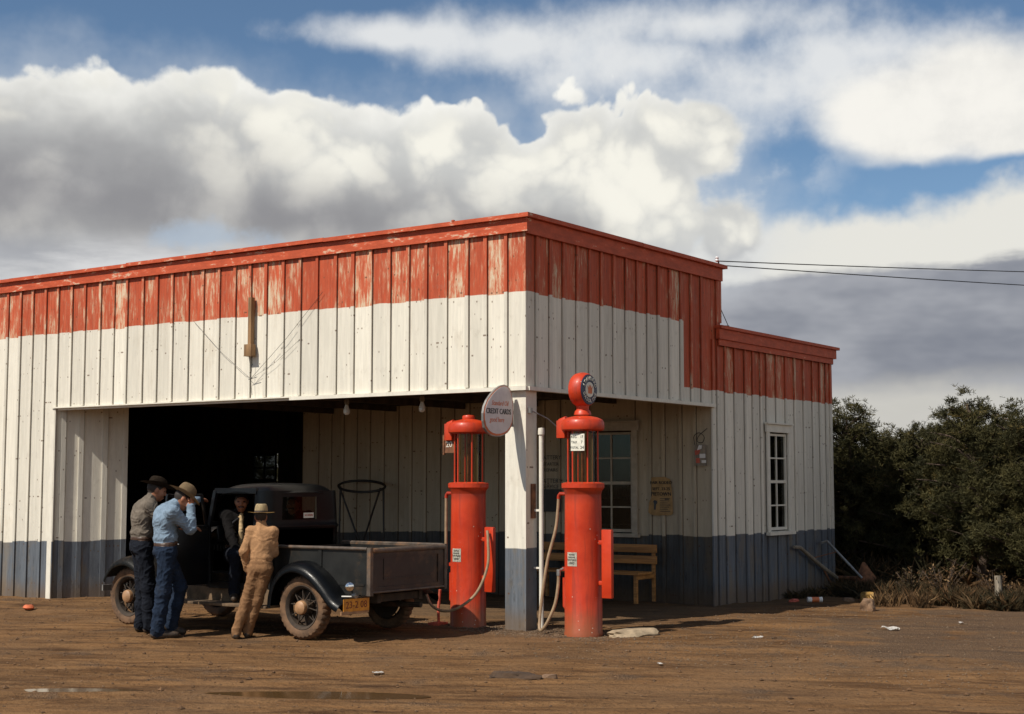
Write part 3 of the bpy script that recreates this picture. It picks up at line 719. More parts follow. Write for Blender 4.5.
for t, z_, s_ in (('BATTERY', .42, .09), ('STARTER', .32, .07), ('REPAIRS', .23, .07), ('BATTERY', .065, .095), ('SERVICE', -.02, .08)):
    mb = MB(); mb.text(t, s_, (lambda z0: (lambda u, v, w_: (u, -.003-w_, z0+v)))(z_))
    mb.build('painted_lettering', M['black'], o)
# iron hoop stand at the bay wall
o = thing('hoop_stand', 'black iron hoop stand with crossed legs behind the truck bed', 'stand', (-6.2, 4.3, 0))
mb = MB(); mb.tube([(.47*cos(a), .20*sin(a), 1.63+.085*sin(a)-.035*cos(a)) for a in [2*pi*i/40 for i in range(40)]], .022, 8, closed=True); mb.build('hoop', M['iron'], o)
for a, b in (((-.46,0,1.63),(-.50,0,0)), ((.46,0,1.60),(.50,0,0)), ((-.44,-.05,1.62),(.32,.0,.0)), ((.44,-.05,1.60),(-.27,.02,.0))):
    mb = MB(); mb.tube([a, b], .016, 7); mb.build('leg', M['iron'], o)
# ================================================================== CREDIT CARD SIGN
sg = thing('credit_card_sign', 'grey egg-shaped credit cards sign bracketed to the corner post', 'sign', (-.16, -.33, 2.50))
pxs = [(504.2,384.6),(507.5,385.8),(510,388.5),(511.6,393),(512.7,399),(513.4,407),(513.4,416),(512.3,424),(510,429.5),(507.5,432.8),(504.2,435),(500,436.4),(495.5,436.6),(491,435.3),(487.3,432.2),(484.6,427.5),(483.3,421),(483.2,413),(484.4,406.5),(487,400),(491.3,393.8),(496.5,388.2),(500.4,385.6)]
def onx(px, py, X0):
    a = (px-512)/1454; b = (357-py)/1454; f = cos(PITCH)-b*sin(PITCH); z = sin(PITCH)+b*cos(PITCH)
    r = RT*a+FW*f+Vector((0,0,z)); t = (X0-CAM.x)/r.x; p = CAM+r*t; return p.y+.33, p.z-2.50
EGG = [(onx(px, py, -.16)) for px, py in pxs]
mb = MB(); mb.prism(EGG, .028, 0, lambda u, v, w_: (-.028+w_, u, v)); mb.build('sign_rim', M['steel'], sg)
def scaled(k, dy=0, dz=0): return [(u*k+dy, v*k+dz) for u, v in EGG]
mb = MB(); mb.prism(scaled(.96), .004, 0, lambda u, v, w_: (.0005+w_, u, v)); mb.build('sign_band', M['orange'], sg)
mb = MB(); mb.prism(scaled(.915, 0, .008), .004, 0, lambda u, v, w_: (.005+w_, u, v)); mb.build('sign_face', M['signwhite'], sg)
def script(s_): return lambda u, v, w_: (.0095+w_, u+v*.25, s_+v)
mb = MB(); mb.text('CREDIT CARDS', .077, lambda u, v, w_: (.0095+w_, u*.93-.005, .005+v*1.15)); mb.text('CREDIT CARDS', .077, lambda u, v, w_: (.0097+w_, u*.93-.0005, .005+v*1.15)); mb.build('sign_lettering', M['black'], sg)
mb = MB(); mb.text('good here', .075, lambda u, v, w_: (.0095+w_, u*.9+v*.25-.03, -.09+v*1.1)); mb.build('sign_script', M['orange'], sg)
mb = MB(); mb.text('Standard Oil', .072, lambda u, v, w_: (.0095+w_, u*.9+v*.25+.03, .10+v*1.1)); mb.build('sign_script', M['orange'], sg)
mb = MB(); mb.box(-.027, -.012, .27, .325, -.16, .14); mb.box(-.04, -.029, .13, .30, .06, .08); mb.box(-.04, -.029, .16, .30, -.10, -.08); mb.build('sign_bracket', M['steel'], sg)

# ================================================================== GAS PUMPS
def hosetube(name, pts, mat, par, r=.017):
    mb = MB(); mb.tube(catmull(pts, 8), r, 10); return mb.build(name, mat, par)
def curved(mb_, R, a0, zc):
    return lambda u, v, w_: ((R+w_)*cos(a0+u/R), (R+w_)*sin(a0+u/R), zc+v)
def pump(x, y, label, globe):
    P = thing('gas_pump', label, 'gas pump', (x, y, 0), 0, 'visible gas pumps at the corner post')
    mb = MB(); mb.lathe([(.218,-.06),(.218,.02),(.213,.03),(.210,.9),(.206,1.56)], 48); bd = mb.build('body', M['pumpred'], P)
    mb = MB(); mb.lathe([(.205,1.555),(.215,1.60),(.235,1.625),(.243,1.635),(.243,1.685),(.20,1.695),(.165,1.70)], 48); mb.build('collar', M['pumpred'], P)
    mb = MB(); mb.lathe([(.150,1.695),(.150,2.285)], 40, cap=False); mb.build('glass_cylinder', M['pumpglass'], P)
    for i in range(6):
        a = pi*2*i/6+.35; mb = MB(); mb.tube([(.172*cos(a), .172*sin(a), 1.69), (.172*cos(a), .172*sin(a), 2.29)], .0095, 8); mb.build('tie_rod', M['pumpred'], P)
    mb = MB(); mb.tube([(0,0,1.7),(0,0,2.28)], .018, 10); mb.tube([(.04,.03,1.7),(.04,.03,2.2)], .012, 8)
    for k_ in range(10): mb.box(-.05, -.02, -.05, -.047, 1.76+k_*.05, 1.768+k_*.05)
    mb.build('overflow_pipe', M['rust'], P)
    mb = MB(); mb.lathe([(.17,2.275),(.225,2.28),(.243,2.29),(.247,2.33),(.243,2.375),(.225,2.405),(.17,2.43),(.10,2.445),(.075,2.45)], 48); mb.lathe([(.075,2.445),(.078,2.475),(.07,2.495),(.0,2.505)], 24)
    mb.box(-.30, -.19, -.09, .04, 2.20, 2.40); mb.tube([(-.29,-.02,2.38),(-.20,-.02,2.41)], .045, 12)
    mb.build('cap', M['pumpred'], P, bevel=.004)
    # lever panel at the right
    mb = MB(); mb.box(.255, .385, -.03, .025, .41, 1.17); mb.box(.20, .258, -.02, .015, .55, .60); mb.box(.20, .258, -.02, .015, 1.0, 1.05); mb.build('lever_guard', M['pumpred'], P, bevel=.012)
    # outlet at the left with its elbow
    mb = MB(); mb.tube([(-.20,-.03,1.565),(-.29,-.03,1.565),(-.305,-.03,1.545),(-.31,-.03,1.51)], .022, 10); mb.build('outlet', M['pumpred'], P); mb = MB(); mb.box(-.25,-.20,-.05,-.01,.70,.74); mb.build('hose_bracket', M['pumpred'], P); mb = MB(); mb.tube([(-.215,-.03,.28),(-.235,-.03,.30),(-.235,-.03,.62)], .02, 8); mb.build('drain_pipe', M['pumpred'], P)
    for i in range(10):
        a = 2*pi*i/10+.2; mb = MB(); mb.lathe([(.011,0),(.011,.008),(.001,.012)], 8, c=(.222*cos(a), .222*sin(a), 1.685)); mb.build('flange_bolt', M['rust'], P)
    # warning label
    mb = MB(); mb.grid(lambda u, v: curved(mb, .2125, radians(-96), .84)((u-.5)*.135, (v-.5)*.155, 0), 8, 1, 0, th=-.002); lb = mb.build('warning_label', M['pumpwhite'], bd)
    mb = MB()
    for t, z_, s_ in (('NOTICE', .05, .024), ('GASOLINE', .022, .021), ('CONTAINS', -.008, .027), ('LEAD', -.042, .034)): mb.text(t, s_, (lambda q: (lambda u, v, w_: curved(mb, .2152, radians(-96), .84+q)(u*.95, v, w_)))(z_), ext=.0006)
    mb.build('label_print', M['black'], lb)
    return P
P1 = pump(-.90, .10, 'red visible gas pump without a globe, left of the corner post', False)
P2 = pump(.715, .10, 'red visible gas pump topped by a round standard oil globe', True)
# pump 1: hose, small price flag
hosetube('hose', [(.33,-.07,1.13),(.355,-.09,1.02),(.37,-.12,.72),(.29,-.22,.42),(.13,-.34,.25),(-.05,-.40,.20),(-.24,-.40,.26),(-.36,-.36,.42),(-.385,-.35,.53)], M['hose'], P1)
mb = MB(); mb.tube([(-.385,-.35,.52),(-.39,-.345,.57)], .024, 10); mb.build('nozzle', M['steel'], P1)
mb = MB(); mb.tube([(-.31,-.03,1.53),(-.312,-.03,1.2),(-.31,-.03,.66)], .019, 10); mb.build('riser_hose', M['hose'], P1)
mb = MB(); mb.tube([(-.36,-.10,-.05),(-.37,-.1,.18),(-.345,-.1,.42)], .017, 8); mb.box(-.45,-.30,-.2,0,-.03,.03); mb.build('foot_pipe', M['redcan'], P1)
mb = MB(); mb.box(-.335, -.18, -.05, -.035, 2.05, 2.25); mb.box(-.345,-.325,-.06,-.03,2.03,2.27); fl = mb.build('price_flag', M['rust'], P1)
mb = MB(); mb.text('20', .10, lambda u, v, w_: (-.255+u, -.0505-w_, 2.15+v)); mb.build('flag_print', M['pumpwhite'], fl)
# pump 2: hose
mb = MB(); mb.tube(catmull([(-.31,-.03,1.52),(-.315,-.04,1.38),(-.33,-.07,1.15),(-.40,-.13,.80),(-.455,-.17,.35),(-.46,-.20,.13),(-.44,-.23,.05),(-.40,-.24,.045),(-.33,-.24,.13),(-.25,-.21,.32),(-.225,-.18,.52),(-.222,-.17,.66)], 8), .018, 10); mb.build('hose', M['hose'], P2)
mb = MB(); mb.tube([(-.222,-.17,.65),(-.222,-.168,.72)], .025, 10); mb.tube([(-.222,-.168,.70),(-.19,-.12,.73)], .014, 8); mb.build('nozzle', M['steel'], P2)
# price card behind the glass of pump 2
mb = MB(); mb.box(-.045, .135, -.183, -.179, 2.05, 2.24); pc = mb.build('price_card', M['pumpwhite'], P2)
mb = MB()
for t, x0, z0, s_ in (('REG.',-.09,2.205,.04),('17',.01,2.205,.04),('TAX',-.09,2.145,.04),('7',.01,2.145,.045),('TOTAL',-.085,2.085,.034),('24',.015,2.085,.05)):
    mb = MB(); mb.text(t, s_, (lambda a_, b_: (lambda u, v, w_: (a_+.09+u, -.1835-w_, b_+v)))(x0, z0)); mb.build('card_print', M['black'], pc)
# globe: a lens with its faces towards +x and -x
prof = [(.001,-.085),(.150,-.085),(.176,-.082),(.190,-.06),(.198,-.02),(.198,.02),(.190,.06),(.176,.082)]
MG = Matrix.Translation((0,0,2.745)) @ Matrix.Rotation(pi/2, 4, 'Y')
mb = MB(); mb.lathe(prof+[(.001,.082)], 48, M=MG); mb.lathe([(.10,2.46),(.09,2.50),(.072,2.52),(.075,2.57)], 24); gb = mb.build('globe', M['pumpred'], P2)
mb = MB(); mb.lathe([(.172,.0825),(.168,.090),(.001,.096)], 48, M=MG); gf = mb.build('globe_face', M['navy'], gb)
mb = MB(); mb.lathe([(.088,.0935),(.085,.099),(.001,.1)], 40, M=MG); mb.build('globe_center', M['pumpwhite'], gb)
word = 'STANDARD'; word2 = 'GASOLINE'
for wd, a_mid, sgn in ((word, pi/2, -1), (word2, -pi/2, 1)):
    mb = MB()
    for i, ch in enumerate(wd):
        a = a_mid+sgn*(i-(len(wd)-1)/2)*radians(19.5)
        rr = .127; yy, zz = rr*cos(a), rr*sin(a); th = a-pi/2 if sgn < 0 else a+pi/2
        mb.text(ch, .060, (lambda yy, zz, th: (lambda u, v, w_: (.0965+w_, yy+u*cos(th)-v*sin(th), 2.745+zz+u*sin(th)+v*cos(th))))(yy, zz, th), ext=.002)
    mb.build('globe_lettering', M['pumpwhite'], gb)
mb = MB(); crown = [(-.04,-.045),(.04,-.045),(.042,.0),(.055,.045),(.025,.015),(.012,.055),(0,.02),(-.012,.055),(-.025,.015),(-.055,.045),(-.042,.0)]
mb.prism(crown, .003, 0, lambda u, v, w_: (.1005+w_, u, 2.745+v)); mb.build('crown_emblem', M['orange'], gb)
# flat stone beside pump 2
def rock(name, label, loc, sx, sy, sz, mat, seed=0, cat='stone', sub=3, flat=.8):
    bm = bmesh.new(); bmesh.ops.create_icosphere(bm, subdivisions=sub, radius=1)
    for v in bm.verts:
        d = v.co.normalized(); n_ = noise.fractal(d*1.3+Vector((seed,0,0)), 1, 2, 3)*.35
        p = d*(1+n_); p.z = max(-.5, min(flat, p.z)); v.co = Vector((p.x*sx, p.y*sy, p.z*sz))
    me = bpy.data.meshes.new(name); bm.to_mesh(me); bm.free(); me.materials.append(mat)
    for p in me.polygons: p.use_smooth = True
    me.set_sharp_from_angle(angle=radians(40))
    o = bpy.data.objects.new(name, me); COL.objects.link(o); o.location = (*loc[:2], gh(*loc[:2])+loc[2]); o.rotation_euler = (0,0,seed)
    return tag(o, label, cat)
rock('flat_stone', 'flat pale stone lying right of the globe-topped pump', (1.20,.36,.02), .32, .17, .07, M['stone'], 1.1)
rock('brown_rock', 'brown rock at the edge of the brush', (2.08,5.17,.06), .13,.10,.13, M['brownrock'], 2.3)
rock('dirt_clod', 'dark clod of mud in the middle foreground', (2.22,-3.42,.0), .26,.10,.07, simple('dark_mud', (.055,.032,.018), .95, .3, 9, bump=.02), 3.2, 'clod', 4)
rock('dirt_clod', 'small clod right beside the dark foreground mud clod', (2.50,-3.30,.0), .08,.05,.05, M['brownrock'], 4.2, 'clod')
# ================================================================== PICKUP TRUCK (front towards -x, driver's side towards -y)
T = thing('pickup_truck', 'old blue-black pickup truck with muddy spoked wheels parked before the open bay', 'pickup truck', (-2.86, -1.40, 0))
TP, TD, CH = M['truck'], M['truckdusty'], M['chassis']
def wheel(x, y, side, rear):
    """side -1: outer face towards -y"""
    mb = MB(); n = 96; R = .345; W = .075
    prof = [(.232,-.052),(.245,-.062),(.285,-.072),(.318,-.066),(.336,-.050),(.345,-.028),(.347,0),(.345,.028),(.336,.050),(.318,.066),(.285,.072),(.245,.062),(.232,.052)]
    vs = []; fs = []; N = len(prof)
    for k_ in range(n):
        a = 2*pi*k_/n; lug = (k_ % 3 != 0)
        for i, (r, w_) in enumerate(prof):
            rr = r
            if 3 <= i <= 9 and not lug: rr -= .011
            if i == 6: rr -= .003
            vs.append((rr*cos(a), w_*side*-1, rr*sin(a)))
    for k_ in range(n):
        k2 = (k_+1) % n
        for i in range(N-1): fs.append((k_*N+i, k_*N+i+1, k2*N+i+1, k2*N+i))
        fs.append((k_*N+N-1, k_*N, k2*N, k2*N+N-1))
    Mx = Matrix.Translation((x, y, .345))
    mb.add(vs, fs, 0, None, True, Mx)
    w_ = mb.build('wheel', M['tyre'], T, sharp=28)
    Mo = Mx @ (Matrix.Rotation(pi/2, 4, 'X') if side < 0 else Matrix.Rotation(-pi/2, 4, 'X'))   # lathe z -> outward
    mb = MB(); mb.lathe([(.236,-.055),(.243,-.04),(.228,-.02),(.215,-.01),(.215,.03),(.228,.045),(.240,.058),(.236,.064),(.222,.055),(.205,.035),(.205,-.03),(.222,-.05)], 48, M=Mo, cap=False)
    mb.build('rim', M['chassis'], w_)
    mb = MB()
    for k_ in range(20):
        a = 2*pi*k_/20; b = a+(.16 if k_ % 2 else -.16); zi = .03 if k_ % 4 < 2 else -.03
        p = Mo @ Vector((.07*cos(a), .07*sin(a), zi)); q = Mo @ Vector((.212*cos(b), .212*sin(b), .01)); mb.tube([p, q], .0065, 6)
    mb.lathe([(.085,-.06),(.085,.045),(.06,.05)], 24, M=Mo); mb.lathe([(.215,-.07),(.15,-.075),(.02,-.075)], 32, M=Mo)
    mb.build('spokes', M['chassis'], w_)
    mb = MB(); mb.lathe([(.072,.04),(.076,.07),(.070,.092),(.045,.108),(.001,.115)], 28, M=Mo); mb.build('hub_cap', M['hub'], w_)
wheel(-1.40, -.71, -1, False); wheel(-1.40, .71, 1, False); wheel(1.40, -.71, -1, True); wheel(1.40, .71, 1, True)
# chassis
mb = MB()
for s_ in (-1, 1): mb.box(-1.75, 2.15, s_*.36-.03, s_*.36+.03, .40, .50)
for x_ in (-1.7, -.9, .2, 1.1, 2.1): mb.box(x_-.03, x_+.03, -.33, .33, .41, .49)
mb.tube([(1.4,-.66,.345),(1.4,-.15,.345),(1.4,0,.345),(1.4,.15,.345),(1.4,.66,.345)], [.045,.05,.14,.05,.045], 14)
mb.tube([(-1.4,-.66,.32),(-1.4,0,.28),(-1.4,.66,.32)], .032, 10); mb.tube([(-.5,0,.42),(1.3,0,.36)], .035, 10)
mb.box(-.85, -.2, -.2, .2, .28, .62); mb.box(1.1,1.75,-.33,.33,.36,.42); mb.tube([(-.4,.2,.3),(1.0,.24,.32),(2.2,.3,.34)], .03, 8)
mb.box(.0,.8,-.33,.33,.36,.42)
mb.build('chassis', CH, T)
# floor pan
mb = MB(); mb.box(-.85, .72, -.60, .60, .50, .53); mb.build('floor', CH, T)
# ---- cab shell (wrap: left door edge -> back -> right door edge)
def plan(s_, half, xb, rc):
    """path round the back of the cab, s in 0..1; returns x, y"""
    L1 = xb-rc-.53; L2 = rc*pi/2; L3 = 2*(half-rc); L4 = xb-rc-(-.10)
    tot = L1+L2+L3+L2+L4; d = s_*tot
    if d < L1: return .53+d, -half
    d -= L1
    if d < L2: a = d/L2*pi/2; return xb-rc+rc*sin(a), -half+rc-rc*cos(a)
    d -= L2
    if d < L3: return xb, -half+rc+d
    d -= L3
    if d < L2: a = d/L2*pi/2; return xb-rc+rc*cos(a), half-rc+rc*sin(a)
    d -= L2
    return xb-rc-d, half
def cabpt(s_, z):
    t = max(0, (z-1.18)/.37); half = .645-.02*t**1.4-(.03*max(0,(1.0-z)/.5)); xb = .71-.01*t**1.4
    x, y = plan(s_, half, xb, .13); return x, y, z
ss = [i/60 for i in range(61)]; zs = [.50,.70,.90,1.05,1.16,1.185,1.20,1.215,1.27,1.36,1.45,1.53,1.56,1.60]
xy = [plan(s_, .66, .72, .13) for s_ in ss]
def win(i, j):
    xm = (xy[i][0]+xy[i+1][0])/2; ym = (xy[i][1]+xy[i+1][1])/2; zm = (zs[j]+zs[j+1])/2
    if 1.27 < zm < 1.53 and xm > .70 and -.37 < ym < .19: return True
    if 1.21 < zm < 1.53 and ym > .6 and .0 < xm < .48: return True
    return False
vs_ = []; fs_ = []
for s_ in ss:
    for z in zs:
        x, y, zz = cabpt(s_, z)
        if 1.18 <= z <= 1.205:
            d = .012; x += d*(1 if x > .68 else 0); y += d*(-1 if y < -.55 else 1 if y > .55 else 0)
        vs_.append(Vector((x, y, zz)))
nzs = len(zs)
for i in range(60):
    for j in range(nzs-1):
        if not win(i, j): a = i*nzs+j; fs_.append((a, a+nzs, a+nzs+1, a+1))
bm = bmesh.new(); bv = [bm.verts.new(p) for p in vs_]
for f in fs_: bm.faces.new([bv[i] for i in f])
bmesh.ops.solidify(bm, geom=bm.faces[:], thickness=.022); bm.verts.index_update()
mb = MB(); mb.add([v.co.copy() for v in bm.verts], [[v.index for v in f.verts] for f in bm.faces], 0, .5, True); bm.free()
# pillars on the driver's side, sill, windscreen frame
mb.bar((-.17,-.635,.5), (-.19,-.645,1.20), .05, .05); mb.bar((-.18,-.64,1.19), (-.105,-.62,1.60), .045, .04, up=(0,1,0))
mb.bar((-.18,.64,1.19), (-.105,.62,1.60), .045, .04, up=(0,1,0))
mb.bar((-.18,-.61,1.22), (-.18,.61,1.22), .035, .05); mb.bar((-.105,-.60,1.59), (-.105,.60,1.59), .04, .05)
mb.bar((-.11,-.615,1.60), (.56,-.62,1.60), .035, .06); mb.box(-.16,.54,-.655,-.60,.49,.56)
cab = mb.build('cab', TP, T, sharp=40)
mb = MB(); mb.box(.690,.694,-.38,.20,1.26,1.54); mb.build('rear_window_glass', M['cabglass'], cab)
mb = MB(); mb.box(.6945,.6975,.00,.17,1.285,1.345); st = mb.build('window_sticker', M['pumpwhite'], cab)
mb = MB(); mb.text('NO RIDERS', .030, lambda u, v, w_: (.6985+w_, .085+u*.93, 1.315+v*1.1)); mb.build('sticker_print', M['redcan'], st)
# roof
def roofpt(u, v):
    x0, x1 = -.175, .725; a = (u-.5)*2; b = (v-.5)*2
    # squircle mapping keeps rounded corners
    X_ = a*sqrt(max(0, 1-b*b/2*.55)); Y_ = b*sqrt(max(0, 1-a*a/2*.55))
    rr = max(abs(a), abs(b)); x = (x0+x1)/2+X_*(x1-x0)/2*1.0; y = Y_*.655
    z = 1.69-.025*a*a-.025*b*b-.085*max(0, rr-.6)**2/.16
    if a < 0: z -= .02*a*a
    return x, y, z
mb = MB(); mb.grid(roofpt, 28, 28, 0, th=-.015)
mb.box(.10,.16,-.05,.05,1.675,1.69) if False else None
mb.build('roof', TP, cab, sharp=60)
mb = MB(); mb.bar((-.125,-.60,1.23), (.012,-.57,1.56), .004, .004) if False else None
def slab(mb_, q, d):
    q = [Vector(p) for p in q]; mb_.add(q+[p+Vector(d) for p in q], [(0,1,2,3),(7,6,5,4),(0,4,5,1),(1,5,6,2),(2,6,7,3),(3,7,4,0)])
slab(mb, [(-.175,-.60,1.24),(-.175,.60,1.24),(-.11,.59,1.58),(-.11,-.59,1.58)], (.005,0,0)); ws = mb.build('windshield', M['glass'], cab)
mb = MB(); slab(mb, [(-.168,-.33,1.26),(-.168,-.08,1.26),(-.154,-.08,1.33),(-.154,-.33,1.33)], (.006,0,.0)); mb.build('windshield_sticker', M['litter'], ws)
# cowl and hood: loft of arches
def arch(x, half, top, bot, n=24):
    pts = []
    for i in range(n+1):
        t = i/n*2-1; a = abs(t)
        if a > .62: y = half; z = bot+(top-.16-bot)*(1-(a-.62)/.38)
        else: q = (a/.62)*pi/2; y = half*sin(q)**.75; z = top-.16+.16*cos(q)**.8
        pts.append((x, math.copysign(y, t) if a > 1e-6 else 0, z))
    return pts
def loft(mb_, rings, th=0):
    nu = len(rings)-1; nv = len(rings[0])-1
    mb_.grid(lambda u, v: rings[int(round(u*nu))][int(round(v*nv))], nu, nv, 0)
mb = MB(); loft(mb, [arch(-.17,.645,1.215,.52), arch(-.25,.63,1.21,.52), arch(-.38,.56,1.19,.52)]); mb.build('cowl', TP, T, sharp=60)
mb = MB(); loft(mb, [arch(-.385,.555,1.185,.56), arch(-.8,.46,1.155,.56), arch(-1.2,.36,1.12,.57), arch(-1.46,.28,1.09,.58)])
for s_ in (-1,1):
    for i in range(14):
        x_ = -.55-i*.045; yy = s_*(.56-(-.385-x_)*.245); mb.bar((x_,yy,.72),(x_-.02,yy,.92),.012,.02)
mb.build('hood', TP, T, sharp=60)
mb = MB(); rg = arch(-1.47,.285,1.10,.50); mb.grid(lambda u, v: Vector(rg[int(round(v*24))])+Vector((-.045-.06*u*(1.1-rg[int(round(v*24))][2])*1.5+(.045 if u == 0 else 0),0,0)), 2, 24, 0)
c_ = (-1.50, 0, .8); 
for i in range(17): y = -.24+i*.03; mb.bar((-1.50,y,.52),(-1.47,y,1.02-.5*abs(y)**1.5),.008,.02)
mb.build('grille', M['steel'], T)
for s_ in (-1, 1):
    Mh = Matrix.Translation((-1.46, s_*.46, .90)) @ Matrix.Rotation(-pi/2, 4, 'Y')
    mb = MB(); mb.lathe([(.001,-.16),(.05,-.14),(.085,-.07),(.10,0),(.098,.015)], 24, M=Mh); mb.tube([(-1.42, s_*.46, .82),(-1.36, s_*.5, .62)], .02, 8); h_ = mb.build('headlight', TP, T)
    mb = MB(); mb.lathe([(.093,.012),(.06,.03),(.001,.036)], 24, M=Mh); mb.build('headlight_lens', M['lampglass'], h_)
mb = MB(); mb.bar((-1.93,-.72,.42),(-1.93,.72,.42),.02,.07); mb.bar((-1.93,-.35,.42),(-1.7,-.35,.44),.03,.04); mb.bar((-1.93,.35,.42),(-1.7,.35,.44),.03,.04); mb.build('bumper', M['steel'], T)
# fenders: sweep of a crowned section along a side-view path
def fender(name, path, side, yin, yout, mat, flat=.0):
    """path: list of (x, z). section from inner y to outer y, rolled down at the outer edge"""
    P_ = catmull([(x, 0, z) for x, z in path], 6)
    sec = [(0,0),(.25,.018),(.5,.02),(.75,.005),(.90,-.022),(.97,-.052),(1.0,-.09),(.985,-.10)]
    rows = []
    for i, p in enumerate(P_):
        t = (P_[min(i+1,len(P_)-1)]-P_[max(i-1,0)]).normalized(); nrm = Vector((-t.z,0,t.x)); 
        if nrm.z < 0 and abs(t.x) > .3: nrm = -nrm
        rows.append([p+nrm*h+Vector((0, side*(yin+(yout-yin)*q), 0)) for q, h in sec])
    mb = MB(); nu, nv_ = len(rows)-1, len(sec)-1
    mb.grid(lambda u, v: rows[int(round(u*nu))][int(round(v*nv_))], nu, nv_, 0, th=.01)
    return mb.build(name, mat, T, sharp=70)
for s_ in (-1, 1):
    fender('rear_fender', [(.93,.34),(.955,.50),(1.03,.66),(1.15,.77),(1.32,.825),(1.50,.80),(1.67,.71),(1.82,.58),(1.93,.47),(2.03,.42)], s_, .55, .875, TP)
    fender('front_fender', [(-1.80,.55),(-1.74,.65),(-1.64,.745),(-1.50,.80),(-1.35,.81),(-1.20,.76),(-1.05,.66),(-.92,.53),(-.78,.41),(-.62,.36)], s_, .36, .875, TD)
    mb = MB(); mb.grid(lambda u, v: (-1.75+1.0*u, s_*(.37-.0*u), .45+v*(.25+.16*sin(u*pi))), 12, 4, 0, th=.01); mb.build('fender_apron', TP, T)
    mb = MB(); mb.box(-.66, .96, min(s_*.60,s_*.87), max(s_*.60,s_*.87), .315, .345); mb.box(-.66,.96,min(s_*.58,s_*.60),max(s_*.58,s_*.60),.33,.50)
    mb.build('running_board', simple('dusty_running_board', (.14,.09,.05), .85, .4, 8), T, bevel=.006)
# ---- open driver's door, hinged at the windscreen pillar
Dm = Matrix.Translation((-.17, -.668, 0)) @ Matrix.Rotation(radians(-96), 4, 'Z')
mb = MB()
def dbox(x0,x1,y0,y1,z0,z1): mb.box(x0,x1,y0,y1,z0,z1,0,None,Dm)
dbox(.01,.62,-.02,.02,.53,1.20); dbox(.01,.62,-.03,.03,1.18,1.205)
mb.bar(Dm@Vector((.03,0,1.2)), Dm@Vector((.13,.04,1.55)), .03, .03, up=(0,1,0)); mb.bar(Dm@Vector((.605,0,1.2)), Dm@Vector((.60,.04,1.55)), .03, .03); mb.bar(Dm@Vector((.12,.04,1.55)), Dm@Vector((.61,.04,1.55)), .03, .03)
dr = mb.build('door', TP, T, bevel=.006)
mb = MB(); mb.tube([Dm@Vector((.55,-.02,1.10)), Dm@Vector((.55,-.06,1.10)), Dm@Vector((.45,-.065,1.10))], .009, 8); mb.tube([Dm@Vector((.52,.02,1.02)), Dm@Vector((.52,.06,1.02)), Dm@Vector((.46,.065,1.0))], .008, 8); mb.build('handle', M['chrome'], dr)
# seat and steering wheel
mb = MB(); mb.box(.12,.60,-.56,.56,.56,.80); mb.build('seat', M['seat'], T, bevel=.04)
mb = MB(); mb.box(.52,.64,-.56,.56,.78,1.22); mb.build('seat_back', M['seat'], T, bevel=.04)
Ms = Matrix.Translation((-.02,-.32,1.13)) @ Matrix.Rotation(radians(-58), 4, 'Y')
mb = MB(); mb.tube([Ms@Vector((.205*cos(2*pi*i/36), .205*sin(2*pi*i/36), 0)) for i in range(36)], .013, 8, closed=True)
for a in (0, 2.1, 4.2): mb.tube([Ms@Vector((0,0,-.02)), Ms@Vector((.2*cos(a), .2*sin(a), 0))], .008, 6)
mb.tube([Ms@Vector((0,0,0)), Ms@Vector((0,0,-.5))], .016, 8); mb.build('steering_wheel', M['black'], T)
mb = MB(); mb.box(-.10,-.06,-.6,.6,1.02,1.2); mb.build('dashboard', TP, T)
# ---- cargo bed
bx0, bx1, hy, z0, z1 = .78, 2.26, .645, .50, 1.0
mb = MB()
mb.box(bx0, bx1-.02, -hy+.02, hy-.02, z0+.04, z0+.07)
for s_ in (-1, 1):
    a, b = sorted((s_*hy, s_*(hy-.018))); mb.box(bx0, bx1-.001, a, b, z0, z1-.03)
    for x_ in (bx0+.03, bx0+.75): 
        p, q = sorted((s_*(hy+.001), s_*(hy+.012))); mb.box(x_, x_+.05, p, q, z0+.02, z1-.03)
    p, q = sorted((s_*(hy+.001), s_*(hy+.007))); mb.box(bx0+.10, bx0+.72, p, q, z0+.10, z0+.12); mb.box(bx0+.82, bx1-.07, p, q, z0+.10, z0+.12)
mb.box(bx0-.001, bx0+.018, -hy+.02, hy-.02, z0, z1-.03)
bed = mb.build('cargo_bed', TD, T)
for s_ in (-1, 1):
    mb = MB(); mb.tube([(bx0-.06, s_*(hy+.012), z1-.012), (bx1-.03, s_*(hy+.012), z1-.008)], .019, 10)
    a, b = sorted((s_*(hy-.02), s_*(hy+.012))); mb.box(bx0-.06, bx1-.03, a, b, z1-.03, z1-.003)
    a, b = sorted((s_*(hy-.025), s_*(hy+.022))); mb.box(bx1-.028, bx1+.022, a, b, z0-.0, z1+.004)
    mb.build('bed_rail', M['rail'], bed)
mb = MB(); mb.box(bx1-.018, bx1, -hy+.03, hy-.03, z0+.03, z1-.02)
mb.box(bx1, bx1+.012, -hy+.03, hy-.03, z0+.03, z0+.085); mb.box(bx1, bx1+.012, -hy+.03, hy-.03, z1-.10, z1-.055)
for y0, y1 in ((-hy+.03,-hy+.13),(hy-.13,hy-.03)): mb.box(bx1, bx1+.0115, y0, y1, z0+.085, z1-.10)
mb.box(bx1+.0, bx1+.006, -hy+.22, hy-.22, z0+.16, z0+.175); mb.box(bx1+.0, bx1+.006, -hy+.22, -hy+.235, z0+.176, z1-.12)
tg = mb.build('tailgate', simple('dark_tailgate_paint', (.016,.014,.012), .45, .3, 5, dirt=(.11,.06,.03), dirtamt=.45), T)
